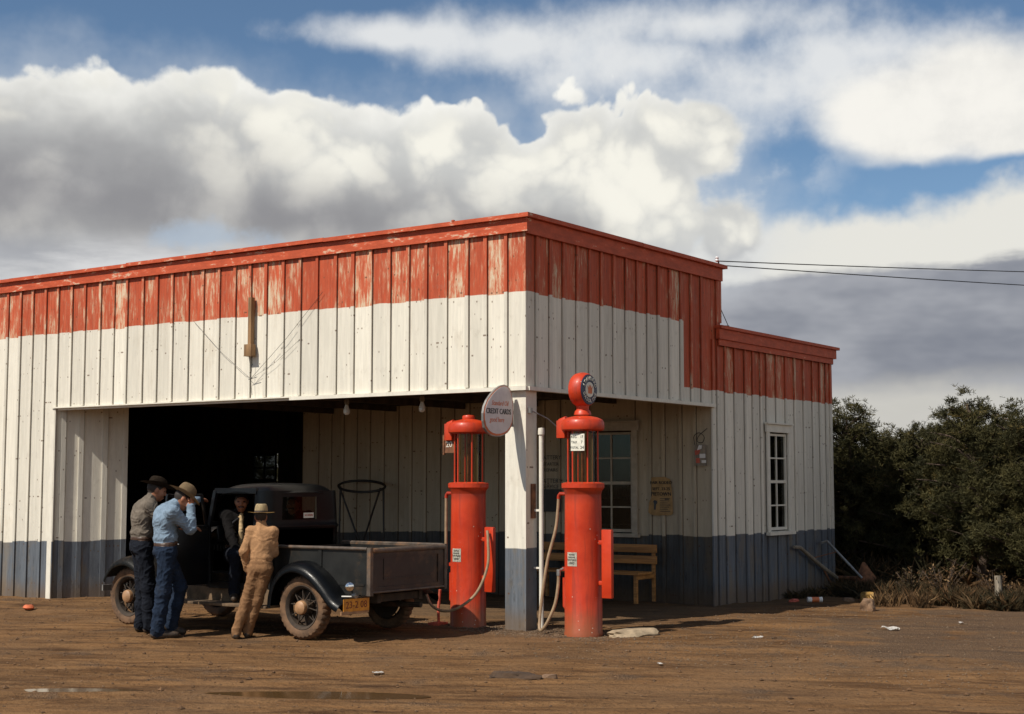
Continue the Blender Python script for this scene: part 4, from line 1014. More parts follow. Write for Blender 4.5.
mb = MB(); mb.tube([(bx1+.005,-hy+.02,z1-.028),(bx1+.005,hy-.02,z1-.028)], .030, 12); mb.tube([(bx1+.01,-hy+.02,z0+.03),(bx1+.01,hy-.02,z0+.03)], .012, 8); mb.build('tailgate_roll', M['rail'], tg)
# tail lamp, number plate, rear bar
mb = MB(); Mt = Matrix.Translation((2.11,-.80,.60)) @ Matrix.Rotation(radians(90), 4, 'Y') @ Matrix.Rotation(radians(38), 4, 'X')
mb.lathe([(.001,-.06),(.04,-.05),(.052,-.01),(.052,.01)], 20, M=Mt); mb.tube([(2.06,-.78,.60),(2.0,-.66,.56),(1.98,-.6,.52)], .012, 7)
lp = mb.build('tail_lamp', M['black'], T)
mb = MB(); mb.lathe([(.046,.011),(.03,.022),(.001,.026)], 20, M=Mt); mb.build('lamp_lens', M['chrome'], lp)
mb = MB(); mb.lathe([(.001,-.03),(.028,-.025),(.032,.02),(.001,.03)], 16, M=Matrix.Translation((2.10,-.70,.50)) @ Matrix.Rotation(radians(90), 4, 'Y')); mb.tube([(1.95,-.74,.485),(2.10,-.66,.485),(2.10,-.40,.485)], .012, 7); mb.build('lamp_bracket', M['steel'], T)
pm = Matrix.Translation((2.12,-.70,.405)) @ Matrix.Rotation(radians(-6), 4, 'Z')
mb = MB(); mb.box(-.003,.003,-.185,.185,-.066,.066,0,None,pm); pl_ = mb.build('number_plate', M['plate'], T)
mb = MB(); mb.text('23-2 08', .105, lambda u, v, w_: tuple(pm @ Vector((.0035+w_, u*.95, v)))); mb.build('plate_characters', M['platetext'], pl_)
mb = MB(); mb.bar((2.10,-.92,.325),(2.12,-.50,.33),.012,.035); mb.bar((2.05,-.80,.33),(1.9,-.6,.42),.02,.02); mb.build('rear_bar', M['hub'], T)
# ================================================================== PEOPLE
def surf_nets(f, org, h):
    """naive surface nets on a numpy grid; inside is f<0"""
    nx_, ny_, nz_ = f.shape; s = f < 0
    c = [(i,j,k) for i in (0,1) for j in (0,1) for k in (0,1)]
    cnt = np.zeros((nx_-1,ny_-1,nz_-1), int)
    for i,j,k in c: cnt += s[i:nx_-1+i, j:ny_-1+j, k:nz_-1+k]
    act = (cnt > 0) & (cnt < 8); idx = -np.ones(act.shape, int); pts = np.argwhere(act); idx[tuple(pts.T)] = np.arange(len(pts))
    acc = np.zeros((len(pts),3)); num = np.zeros(len(pts)); X0, Y0, Z0 = pts.T
    for a in c:
        for ax in range(3):
            if a[ax]: continue
            b = list(a); b[ax] = 1
            fa = f[X0+a[0], Y0+a[1], Z0+a[2]]; fb = f[X0+b[0], Y0+b[1], Z0+b[2]]
            m = (fa < 0) != (fb < 0); t = np.where(m, fa/np.where(m, fa-fb, 1), 0)
            p = np.tile(np.array(a, float), (len(pts),1)); p[:,ax] += t; acc[m] += p[m]; num[m] += 1
    V = (pts+acc/num[:,None])*h+org; F = []
    for ax in range(3):
        sl_a = [slice(None)]*3; sl_b = [slice(None)]*3; sl_a[ax] = slice(0,-1); sl_b[ax] = slice(1,None)
        e = s[tuple(sl_a)] != s[tuple(sl_b)]; E_ = np.argwhere(e)
        o1, o2 = [(1,2),(2,0),(0,1)][ax]
        E_ = E_[(E_[:,o1] > 0) & (E_[:,o2] > 0) & (E_[:,o1] < f.shape[o1]-1) & (E_[:,o2] < f.shape[o2]-1)]
        def g(d1, d2):
            q = E_.copy(); q[:,o1] -= d1; q[:,o2] -= d2; return idx[tuple(q.T)]
        q = np.stack([g(1,1), g(0,1), g(0,0), g(1,0)], 1); flip = ~s[tuple(E_.T)]
        q[flip] = q[flip][:, ::-1]; F.append(q)
    return V, np.concatenate(F)
class Body:
    """smooth union of tapered capsules and ellipsoids, each with its own material"""
    def __init__(s): s.p = []
    def cap(s, a, b, ra, rb, m, k=.02): s.p.append(('c', np.array(a, float), np.array(b, float), ra, rb, m, k)); return s
    def ell(s, c, r, m, k=.02, R=None): s.p.append(('e', np.array(c, float), np.array(r, float), R, 0, m, k)); return s
    def chain(s, pts, rs, m, k=.02):
        for i in range(len(pts)-1): s.cap(pts[i], pts[i+1], rs[i], rs[i+1], m, k)
    def d(s, q, P):
        if q[0] == 'c':
            a, b, ra, rb = q[1:5]; ab = b-a; t = np.clip(((P-a)@ab)/max(ab@ab, 1e-9), 0, 1)
            return np.linalg.norm(P-a-t[...,None]*ab, axis=-1)-(ra+(rb-ra)*t)
        L = P-q[1]
        if q[3] is not None: L = L@q[3]
        kk = np.linalg.norm(L/q[2], axis=-1); return (kk-1)*min(q[2]) if False else (kk-1)*kk/np.maximum(np.linalg.norm(L/(q[2]**2), axis=-1), 1e-6)
    def build(s, name, mats, parent, h=.0085, wr=.006):
        lo = np.min([np.minimum(q[1], q[2] if q[0] == 'c' else q[1]) for q in s.p], 0)-.30
        hi = np.max([np.maximum(q[1], q[2] if q[0] == 'c' else q[1]) for q in s.p], 0)+.30
        n = np.ceil((hi-lo)/h).astype(int)+1; F = np.full(tuple(n), .3)
        for q in s.p:
            if q[0] == 'c': r = max(q[3], q[4]); a = np.minimum(q[1], q[2])-r-.05; b = np.maximum(q[1], q[2])+r+.05
            else: r = max(q[2]); a = q[1]-r-.05; b = q[1]+r+.05
            i0 = np.maximum(((a-lo)/h).astype(int), 0); i1 = np.minimum(((b-lo)/h).astype(int)+2, n)
            ax = [lo[i]+h*np.arange(i0[i], i1[i]) for i in range(3)]
            P = np.stack(np.meshgrid(*ax, indexing='ij'), -1); dd = s.d(q, P); k_ = q[6]
            sub = F[i0[0]:i1[0], i0[1]:i1[1], i0[2]:i1[2]]
            hh = np.maximum(k_-np.abs(sub-dd), 0)/k_; sub[...] = np.minimum(sub, dd)-hh*hh*k_*.25
        V, Q = surf_nets(F, lo, h)
        best = np.full(len(V), 9.); mi = np.zeros(len(V), int)
        for q in s.p:
            dd = s.d(q, V)-(.004 if q[5] in s.top else 0); m = dd < best; best[m] = dd[m]; mi[m] = q[5]
        me = bpy.data.meshes.new(name); me.from_pydata(V.tolist(), [], Q.tolist())
        for m in mats: me.materials.append(m)
        fm = np.array([np.bincount(mi[f]).argmax() for f in Q]); me.polygons.foreach_set('material_index', fm)
        me.polygons.foreach_set('use_smooth', [True]*len(Q)); me.update()
        bm = bmesh.new(); bm.from_mesh(me); bmesh.ops.smooth_vert(bm, verts=bm.verts[:], factor=.5, use_axis_x=True, use_axis_y=True, use_axis_z=True)
        bm.normal_update()
        for v in bm.verts:
            m = mi[v.index]
            if m in s.cloth:
                c = v.co; A_ = s.cloth[m]
                w_ = noise.noise_vector(c*5)*.06; n1 = noise.fractal((c+w_)*9, 1, 2, 3); q1 = c+w_; n2 = max(0, 1-abs(noise.noise(Vector((q1.x*10+q1.z*6, q1.y*10-q1.z*5, q1.z*13))))*4.5); n3 = max(0, 1-abs(noise.noise(Vector((q1.x*22-q1.z*9+7, q1.y*22, q1.z*19))))*5)
                v.co += v.normal*(n1*.7+n2*1.0+n3*.45-.5)*A_
        bm.to_mesh(me); bm.free(); me.update()
        o = bpy.data.objects.new(name, me); COL.objects.link(o); o.parent = parent; return o
def V3(*a): return np.array(a, float)
def unit(v): return v/np.linalg.norm(v)
def ik(a, b, l1, l2, pole):
    d = b-a; L = np.linalg.norm(d); L2 = min(L, (l1+l2)*.999); u = d/L; b = a+u*L2
    x = (l1*l1-l2*l2+L2*L2)/(2*L2); hgt = sqrt(max(l1*l1-x*x, 0)); p = pole-(pole@u)*u; p = unit(p); return a+u*x+p*hgt, b
def hand(B_, wr, dr, palm, side, m, sc=1, curl=.6):
    """wr wrist, dr hand direction, palm: direction the palm faces; side +1 thumb along cross(palm, dr)"""
    dr = unit(dr); palm = unit(palm-(palm@dr)*dr); th = np.cross(palm, dr)*side
    B_.cap(wr, wr+dr*.05*sc, .024*sc, .026*sc, m, .015)
    for i, off in enumerate((-.027,-.009,.009,.027)): B_.cap(wr+dr*.02*sc+th*off*.6*sc, wr+dr*.085*sc+th*off*sc, .016*sc, .0115*sc, m, .012)
    for i, (off, L) in enumerate(zip((.029,.0095,-.0095,-.028), (.070,.078,.072,.056))):
        p0 = wr+dr*.085*sc+th*off*sc; a = curl*.55; d1 = dr*cos(a)+palm*sin(a); p1 = p0+d1*L*.5*sc
        a = curl*1.5; d2 = dr*cos(a)+palm*sin(a); p2 = p1+d2*L*.5*sc
        B_.cap(p0, p1, .0095*sc, .0088*sc, m, .004); B_.cap(p1, p2, .0088*sc, .0075*sc, m, .004)
    t0 = wr+dr*.03*sc+th*.026*sc; t1 = t0+(dr*.6+th*.7+palm*.3)*.035*sc; t2 = t1+(dr*.9+th*.15+palm*.4)*.030*sc
    B_.cap(t0, t1, .013*sc, .0105*sc, m, .008); B_.cap(t1, t2, .0105*sc, .0085*sc, m, .004)
def head(B_, c, fwd, up, sc, ms, mh, mdark):
    fwd = unit(fwd); up = unit(up-(up@fwd)*fwd); rt = np.cross(fwd, up); R = np.stack([rt, fwd, up], 1)
    P = lambda x, y, z: c+rt*x*sc+fwd*y*sc+up*z*sc
    B_.ell(P(0,-.01,.025), V3(.076,.096,.092)*sc, mh, .01, R)           # hair-covered skull
    B_.ell(P(0,.012,.0), V3(.070,.088,.092)*sc, ms, .012, R)
    B_.ell(P(0,.030,-.055), V3(.052,.060,.058)*sc, ms, .03, R)          # jaw
    B_.ell(P(0,.068,-.092), V3(.022,.02,.018)*sc, ms, .03, R)           # chin
    B_.cap(P(0,.092,.018), P(0,.116,-.024), .010*sc, .015*sc, ms, .015); B_.ell(P(0,.088,.032), V3(.05,.02,.012)*sc, ms, .02, R)
    for s_ in (-1,1):
        B_.ell(P(.075*s_,-.002,-.005), V3(.010,.020,.033)*sc, ms, .008, R)
        B_.ell(P(.031*s_,.090,.012), V3(.011,.006,.005)*sc, mdark, .003, R); B_.ell(P(.043*s_,.070,-.03), V3(.024,.022,.024)*sc, ms, .03, R)
    B_.ell(P(0,.098,-.058), V3(.014,.004,.002)*sc, mdark, .003, R); B_.ell(P(0,.096,-.068), V3(.024,.014,.012)*sc, ms, .008, R)
def hat(name, c, fwd, up, sc, mat, band, brim, crown, par, curlb=.03, dent=.03, droop=0):
    fwd = Vector(unit(fwd)); up = Vector(unit(up)); up = (up-fwd*up.dot(fwd)).normalized(); rt = fwd.cross(up); c = Vector(c)
    rad = [(.080,.101)]; mb = MB(); n = 40
    rings = []
    def ring(kx, ky, fn): return [c+rt*(kx*cos(2*pi*i/n))*sc+fwd*(ky*sin(2*pi*i/n))*sc+up*fn(cos(2*pi*i/n), sin(2*pi*i/n))*sc for i in range(n)]
    bx = .082; by = .102
    bz = lambda e: (lambda cx, sy: curlb*e*e*cx*cx-droop*e*max(sy,0)**2-droop*.6*e*max(-sy,0)**2)
    for e in (1, .8, .55, .3, .12, 0): rings.append(ring(bx+brim*e, by+brim*1.08*e, bz(e)))
    hc = crown
    for t, kx in ((.12,1.0),(.35,.99),(.6,.95),(.8,.88),(.93,.78),(1.0,.64)):
        rings.append(ring(bx*kx, by*(kx*.98), (lambda t: (lambda cx, sy: hc*t-(dent*max(0,t-.6)*1.4*(1 if sy>0 else .4)*sy*sy)))(t)))
    for kx, dz_ in ((.42,-dent*.9),(.2,-dent*1.1)):
        rings.append(ring(bx*kx, by*kx*1.25, (lambda dz_: (lambda cx, sy: hc+dz_*(1-.0*cx)-dent*.5*sy*sy*.5))(dz_)))
    vs = [p for r in rings for p in r]; N = len(rings); fs = []
    for i in range(N-1):
        for k_ in range(n): k2 = (k_+1) % n; fs.append((i*n+k_, i*n+k2, (i+1)*n+k2, (i+1)*n+k_))
    fs.append(tuple((N-1)*n+k_ for k_ in range(n)))
    bm = bmesh.new(); bv = [bm.verts.new(p) for p in vs]
    for f in fs: bm.faces.new([bv[i] for i in f])
    bmesh.ops.solidify(bm, geom=bm.faces[:], thickness=.004); bm.verts.index_update()
    mb.add([v.co.copy() for v in bm.verts], [[v.index for v in f.verts] for f in bm.faces], 0, .5, True); bm.free()
    o = mb.build('hat', mat, par, sharp=80)
    if band:
        mb = MB(); r0 = ring(bx+.002, by+.002, lambda a, b: .004); r1 = ring(bx+.001, by+.001, lambda a, b: .026)
        mb.add(r0+r1, [(k_, (k_+1) % n, n+(k_+1) % n, n+k_) for k_ in range(n)], 0, .5, True); mb.build('hat_band', band, o)
    return o
def cloth(name, c, var=.22, sc=16, rough=.9, dirt=None):
    def fn():
        v, x, y, z = coords(); n = nz(v, sc, 6, .65); w_ = nz(v, 160, 2, .5); b = nz(v, 5, 4, .6)
        col = mix(smooth(n, .3, .7), tuple(q*(1-var) for q in c), tuple(q*(1+var) for q in c)); col = mix(smooth(w_, .35, .65)*.25, col, tuple(q*.6 for q in c))
        if dirt: col = mix(smooth(b, .5, .72)*.5, col, dirt)
        return dict(col=col, bump=n, bd=.006, bs=.6)
    return material(name, fn, rough, spec=.15)
SK = simple('sunburnt_skin', (.36,.145,.075), .5, .15, 18); HAIR = simple('dark_brown_hair', (.02,.013,.009), .7, .3, 60); EYE = simple('dark_feature', (.03,.012,.01), .5, .1, 10)
BOOT = simple('dusty_dark_boot', (.035,.024,.016), .6, .4, 14, dirt=(.14,.08,.04), dirtamt=.4); BELT = simple('brown_belt_leather', (.05,.022,.01), .5, .2, 20)
SHIRTB = cloth('light_blue_shirt', (.19,.26,.34)); DENIM = cloth('blue_denim', (.014,.024,.046), dirt=(.032,.036,.046)); SHIRTG = cloth('grey_brown_shirt', (.15,.125,.10)); DENIMD = cloth('dark_denim', (.009,.011,.017))
TAN = cloth('tan_orange_shirt', (.36,.20,.10)); TANP = cloth('tan_trousers', (.225,.12,.058), dirt=(.15,.08,.036)); JACKET = cloth('dark_jacket', (.007,.006,.006)); CREAM = cloth('cream_shirt', (.50,.36,.20))
FELT = cloth('tan_felt_hat', (.30,.215,.125), .12, 9); FELTD = cloth('dark_felt_hat', (.035,.024,.016), .2, 9); STRAW = cloth('pale_straw_hat', (.58,.46,.27), .10, 40); BAND = simple('hat_ribbon', (.06,.04,.03), .7, .1, 10)
def person(label, loc, rz, J, mats, sc, cl, group=None):
    """J: joints in metres in the body's own frame (x right, y forward, z up). mats: 0 skin 1 hair 2 shirt 3 trousers 4 boots 5 belt 6 dark features 7 front of shirt"""
    root = thing('person', label, 'person', loc, rz); Bd = Body(); Bd.top = {5, 6}; Bd.cloth = cl
    g = {k_: V3(*v)*sc for k_, v in J.items() if k_ in ('pelvis','chest','neck','head') or k_[:-1] in ('sh','wr','hip','an','to')}
    S = sc; W = sc*J.get('wd', 1); pel, ch, nk = g['pelvis'], g['chest'], g['neck']; rt = unit(g['shR']-g['shL']); up = unit(ch-pel); fw = unit(np.cross(up, rt)); R = np.stack([rt, fw, up], 1)
    wst = pel*.52+ch*.48+fw*J.get('belly', 0)*0 if False else pel*.55+ch*.45
    Bd.ell(pel+fw*-.01*S, V3(.168,.132,.125)*W, 3, .05, R); Bd.ell(wst, V3(.168*W,.126*W,.15*S), 2, .05, R); Bd.ell(pel+up*.145*S, V3(.172*W,.130*W,.055*S), 2, .02, R)
    Bd.ell(ch, V3(.182*W,.132*W,.175*S), 2, .06, R); Bd.cap(g['shL'], g['shR'], .070*W, .070*W, 2, .06)
    Bd.cap(ch+up*.10*S, nk, .085*S, .062*S, 2, .05)
    hc = g['head']; hd = unit(V3(*J['hd'])); hup = unit(V3(*J['hup']))
    Bd.cap(nk, hc-hup*.05*S-hd*.01*S, .056*S, .055*S, 0, .02); Bd.cap(nk-up*.01*S, nk+unit(hc-nk)*.022*S, .068*S, .062*S, 2, .008)
    head(Bd, hc, hd, hup, S, 0, 1, 6)
    Bd.cap(pel+up*.085*S-rt*.10*S, pel+up*.085*S+rt*.10*S, .001, .001, 3, .001)
    # belt: flattened ring
    bc = pel+up*.080*S
    for i in range(20):
        a0, a1 = 2*pi*i/20, 2*pi*(i+1)/20; Bd.cap(bc+rt*.156*W*cos(a0)+fw*.116*W*sin(a0), bc+rt*.156*W*cos(a1)+fw*.116*W*sin(a1), .016*S, .016*S, 5, .004)
    for s_ in 'LR':
        sh, hp = g['sh'+s_], g['hip'+s_]; q = -1 if s_ == 'L' else 1
        el, wr = ik(sh, g['wr'+s_], .285*S, .255*S, V3(*J['pole'+s_])) ; slv = J.get('slv'+s_, 1)
        Bd.cap(sh, el, .072*W, .060*W, 2, .04); fe = el+(wr-el)*slv; Bd.cap(el, fe, .060*S, (.045 if slv == 1 else .052)*S, 2, .03)
        if slv < 1: Bd.cap(fe, wr, .036*S, .026*S, 0, .006)
        else: Bd.cap(wr-unit(wr-el)*.03*S, wr, .037*S, .037*S, 2, .006)
        hp_ = J.get('h'+s_)
        if hp_ is None: hp_ = (unit(wr-el), V3(-q,0,0), .6)
        Bd_h = (V3(*hp_[0]), V3(*hp_[1])); hand(Bd, wr, Bd_h[0], Bd_h[1], J.get('ts'+s_, 1), 0, S*1.02, hp_[2])
        kn, an = ik(hp, g['an'+s_], .425*S, .415*S, V3(*J['kp'+s_]))
        Bd.cap(hp, kn, .102*W, .080*W, 3, .05); Bd.cap(kn, kn+(an-kn)*.5, .080*W, .076*W, 3, .04); Bd.cap(kn+(an-kn)*.5, an+(kn-an)*.04-V3(0,0,.02*S), .076*W, .074*W, 3, .03)
        to = g['to'+s_]; fdir = unit(to-an); heel = an+V3(0,0,-.055*S)-fdir*.035*S+V3(0,0,fdir[2]*.02)
        hz_ = J.get('heel'+s_); heel = V3(*hz_)*S if hz_ else heel
        Bd.cap(an+V3(0,0,.03*S), an-V3(0,0,.02*S), .050*S, .048*S, 4, .02); Bd.cap(heel, to, .037*S, .034*S, 4, .03); Bd.cap(an, (heel+to)/2, .045*S, .036*S, 4, .03); Bd.cap((heel+to)/2, to+(to-heel)*.12, .040*S, .028*S, 4, .03)
    for ex in J.get('extra', []): Bd.cap(V3(*ex[0])*S, V3(*ex[1])*S, ex[2]*S, ex[3]*S, ex[4], ex[5] if len(ex) > 5 else .01)
    Bd.build('body', mats, root)
    return root, hc, hd, hup
# heading: body's own +y turned so that the men look towards the open cab
H1 = radians(-32)
# man in the light blue shirt: weight on one leg, hand at his face, other arm on the cab roof
J = dict(pelvis=(0,.06,.945), chest=(0,.035,1.265), neck=(.0,.135,1.445), head=(0,.225,1.515), hd=(0,.80,-.55), hup=(0,.5,.85),
  shL=(-.175,.085,1.385), shR=(.175,.085,1.375), wrL=(-.52,.50,1.50), wrR=(.07,.31,1.43), poleL=(-.3,0,-1), poleR=(.15,.25,-1), 
  hL=((-.5,.85,.05),(0,.0,-1),.5), hR=((-.15,.15,1),(-.6,-.8,0),.45), tsR=-1, tsL=-1,
  hipL=(-.09,.05,.92), hipR=(.09,.05,.92), anL=(-.10,.14,.13), anR=(.08,-.04,.085), kpL=(0,1,0), kpR=(.1,1,0), toL=(-.09,.26,.045), toR=(.10,.15,.036), heelL=(-.10,.05,.10), belly=0)
r1, hc, hd, hup = person('man in light blue shirt, blue jeans and tan felt hat, hand raised to his face', (-2.93,-2.86,0), H1, J, [SK,HAIR,SHIRTB,DENIM,BOOT,BELT,EYE], 1.0, {2:.0065,3:.0085})
hat('hat', hc+hup*.052, hd, hup, 1.05, FELT, BAND, .085, .125, r1, .028, .035, .01)
# man behind him in a grey shirt and dark hat, forearm reaching to the open door
J = dict(pelvis=(0,.0,.965), chest=(0,.0,1.285), neck=(.0,.07,1.475), head=(0,.135,1.575), hd=(0,.95,-.25), hup=(0,.25,.97),
  shL=(-.18,.04,1.41), shR=(.18,.04,1.41), wrL=(-.22,.42,1.10), wrR=(.20,.46,1.155), poleL=(-.3,-.2,-1), poleR=(.3,-.4,-1), slvR=.35, slvL=.5,
  hL=((0,1,.0),(0,.0,-1),.6), hR=((.0,1,.02),(-.3,0,-1),.55), tsR=-1,
  hipL=(-.09,.0,.93), hipR=(.09,.0,.93), anL=(-.11,.02,.085), anR=(.10,.08,.085), kpL=(0,1,0), kpR=(0,1,0), toL=(-.12,.20,.036), toR=(.12,.26,.036), belly=0)
r2, hc, hd, hup = person('man in grey shirt, dark jeans and dark wide hat, standing left of the blue-shirted man', (-3.45,-2.67,0), H1, J, [SK,HAIR,SHIRTG,DENIMD,BOOT,BELT,EYE], 1.02, {2:.007,3:.008})
hat('hat', hc+hup*.052, hd, hup, 1.05, FELTD, BAND, .085, .105, r2, .045, .035, .0)
# boy in tan leaning on the rear fender, seen from behind
J = dict(pelvis=(.27,.10,.905), chest=(.27,.13,1.25), neck=(.255,.145,1.47), head=(.235,.175,1.585), hd=(-.25,1,-.05), hup=(0,.05,1), wd=.88,
  shL=(.118,.12,1.40), shR=(.422,.14,1.395), wrL=(.06,.15,.90), wrR=(.30,.42,1.12), poleL=(-.4,-.9,-.1), poleR=(.15,-.1,-1),
  hL=((.1,.45,-.8),(1,0,0),.8), hR=((-.5,.8,0),(0,0,-1),.6),
  hipL=(.195,.09,.89), hipR=(.345,.11,.89), anL=(-.02,.0,.085), anR=(.09,.12,.085), kpL=(0,1,0), kpR=(0,1,0), toL=(-.11,.16,.036), toR=(.06,.30,.036), belly=0,
  extra=[((.14,.28,1.20),(.18,.48,1.16),.04,.03,2)])
r3, hc, hd, hup = person('boy in tan shirt and trousers and pale straw hat, leaning on the rear fender', (-2.13,-2.46,0), radians(24), J, [SK,HAIR,TAN,TANP,BOOT,TANP,EYE], .83, {2:.005,3:.0048})
hat('hat', hc+hup*.045, hd, hup, .88, STRAW, BAND, .085, .115, r3, .012, .02, .0)
# driver sitting sideways in the open doorway
J = dict(pelvis=(0,-.08,.90), chest=(0,-.06,1.22), neck=(.0,.02,1.40), head=(0,.07,1.515), hd=(.15,1,-.12), hup=(0,.12,1),
  shL=(-.175,-.02,1.34), shR=(.175,-.02,1.34), wrL=(-.14,.24,.88), wrR=(.06,.30,.90), poleL=(-.9,-.4,-.3), poleR=(.9,-.4,-.3),
  hL=((.6,.8,-.2),(0,0,-1),.7), hR=((-.6,.7,-.1),(0,0,-1),.7),
  hipL=(-.09,-.05,.87), hipR=(.09,-.05,.87), anL=(-.10,.36,.46), anR=(.10,.36,.46), kpL=(0,1,.6), kpR=(0,1,.6), toL=(-.12,.50,.39), toR=(.12,.50,.39), belly=0,
  extra=[((.0,.075,1.36),(.0,.085,1.15),.02,.032,7,.006),((.0,.085,1.15),(.0,.065,.98),.032,.035,7,.006)])
r4, hc, hd, hup = person('man in dark jacket over cream shirt sitting in the open truck doorway', (-2.82,-1.76,.02), radians(-128), J, [SK,HAIR,JACKET,DENIMD,BOOT,BELT,EYE,CREAM], .96, {2:.006,3:.007,7:.004})
# passenger seen through the back window
J = dict(pelvis=(0,.0,.92), chest=(0,.0,1.22), neck=(.0,.02,1.38), head=(0,.03,1.50), hd=(.1,1,0), hup=(0,0,1),
  shL=(-.175,.0,1.34), shR=(.175,.0,1.34), wrL=(-.14,.25,.95), wrR=(.14,.25,.95), poleL=(-.9,-.4,-.3), poleR=(.9,-.4,-.3),
  hL=((.6,.8,-.2),(0,0,-1),.7), hR=((-.6,.7,-.1),(0,0,-1),.7),
  hipL=(-.09,.0,.90), hipR=(.09,.0,.90), anL=(-.10,.62,.66), anR=(.10,.62,.66), kpL=(0,.2,1), kpR=(0,.2,1), toL=(-.1,.76,.62), toR=(.1,.76,.62), belly=0)
r5, hc, hd, hup = person('passenger in dark clothes seen through the back window of the cab', (-2.57,-1.13,.0), radians(-150), J, [SK,HAIR,JACKET,DENIMD,BOOT,BELT,EYE], .96, {2:.006,3:.007})
# ================================================================== TREES AND BRUSH
def leafmat(name, c1, c2, c3):
    def fn():
        v, x, y, z = coords(); r = rnd(); n = nz(v, 2.2, 3, .6)
        col = mix(smooth(n*.6+r*.4, .25, .7), c1, c2); col = mix(smooth(r, .86, 1.0), col, c3)
        return dict(col=col)
    m = material(name, fn, .75, spec=.2); return m
PINE = leafmat('pine_needles', (.018,.019,.007), (.066,.058,.020), (.12,.09,.03))
BARK = simple('pinyon_bark', (.075,.05,.035), .9, .4, 8, bump=.01)
GRASS = leafmat('dry_brush', (.035,.022,.010), (.095,.052,.022), (.24,.15,.07))
WEED = leafmat('brush_leaves', (.020,.018,.008), (.07,.045,.02), (.17,.09,.04))
def pinyon(seed, H, W):
    rg = random.Random(seed); tr = MB(); fo_v = []; fo_f = []; fo_r = []
    def limb(a, b, r0, r1):
        mid = (a+b)/2+Vector((rg.uniform(-.08,.08), rg.uniform(-.08,.08), rg.uniform(-.02,.12))); tr.tube(catmull([a, mid, b], 3), [r0+(r1-r0)*i/6 for i in range(7)], 6); return mid
    def tuft(c, d, s_, rc):
        r = min(1, max(0, rc*.75+rg.random()*.3)); n = rg.randint(6, 8)
        for k_ in range(n):
            ax = Vector((rg.gauss(0,1), rg.gauss(0,1), rg.gauss(0,1))).normalized(); dd = (d*.7+ax).normalized(); sd = dd.cross(Vector((rg.gauss(0,1), rg.gauss(0,1), rg.gauss(0,1)))).normalized()
            L = s_*rg.uniform(.8,1.7); w_ = s_*.085; b = len(fo_v)
            fo_v.extend([c-sd*w_*.4, c+sd*w_*.4, c+dd*L*.6+sd*w_, c+dd*L, c+dd*L*.6-sd*w_]); fo_f.append((b,b+1,b+2,b+3,b+4)); fo_r.append(r)
    top = Vector((rg.uniform(-.2,.2), rg.uniform(-.2,.2), H*.88)); pts = [Vector((0,0,-.2)), Vector((rg.uniform(-.1,.1), rg.uniform(-.1,.1), H*.35)), top]
    ct = catmull(pts, 6); tr.tube(ct, [.13*(1-i/(len(ct)-1))+.02 for i in range(len(ct))], 8)
    nl = int(42*H/3.6)
    for i in range(nl):
        t = (i+.5)/nl; z = H*(.06+.86*t); a = i*2.4+rg.uniform(-.4,.4)
        prof = (1-t)**.62*(.55+.45*min(1,t*4)) if True else 1
        L = W*(.30+.78*prof)*rg.uniform(.72,1.15)
        base = ct[min(len(ct)-1, int(z/(H*.88)*(len(ct)-1)))].copy(); base.z = z*.92
        tip = base+Vector((cos(a)*L, sin(a)*L, L*rg.uniform(.10,.55)+.10))
        limb(base, tip, .035, .010)
        ns = int(4+L*4)
        for k_ in range(ns):
            f_ = .35+.65*(k_+.5)/ns; p = base.lerp(tip, f_); d = (tip-base).normalized()
            q = p+Vector((rg.gauss(0,.12), rg.gauss(0,.12), rg.gauss(.07,.11)))*(1.1 if k_ < ns-1 else .5)
            cl = .135*rg.uniform(.6,1.35); rc = rg.random()
            for m_ in range(rg.randint(20,30)):
                o_ = Vector((rg.gauss(0,1), rg.gauss(0,1), rg.gauss(0,.72)))*cl*.62; o_.z += abs(o_.z)*.25
                tuft(q+o_, (d*.4+Vector((0,0,.8))+o_*2).normalized(), .070, rc)
    me = bpy.data.meshes.new('crown'); me.from_pydata([tuple(p) for p in fo_v], [], fo_f); me.materials.append(PINE)
    at = me.attributes.new('rnd', 'FLOAT', 'FACE'); at.data.foreach_set('value', fo_r)
    tm = tr.build('trunk', BARK); tme = tm.data; bpy.data.objects.remove(tm)
    return me, tme
protos = [pinyon(11, 3.9, 1.35), pinyon(23, 3.5, 1.5), pinyon(37, 4.3, 1.35)]
def gp(px, d):                                          # a spot on the ground at bearing of picture column px, d metres off
    a = math.atan((px-512)/1454); v = FW*cos(a)+RT*sin(a); return CAM.x+v.x*d, CAM.y+v.y*d
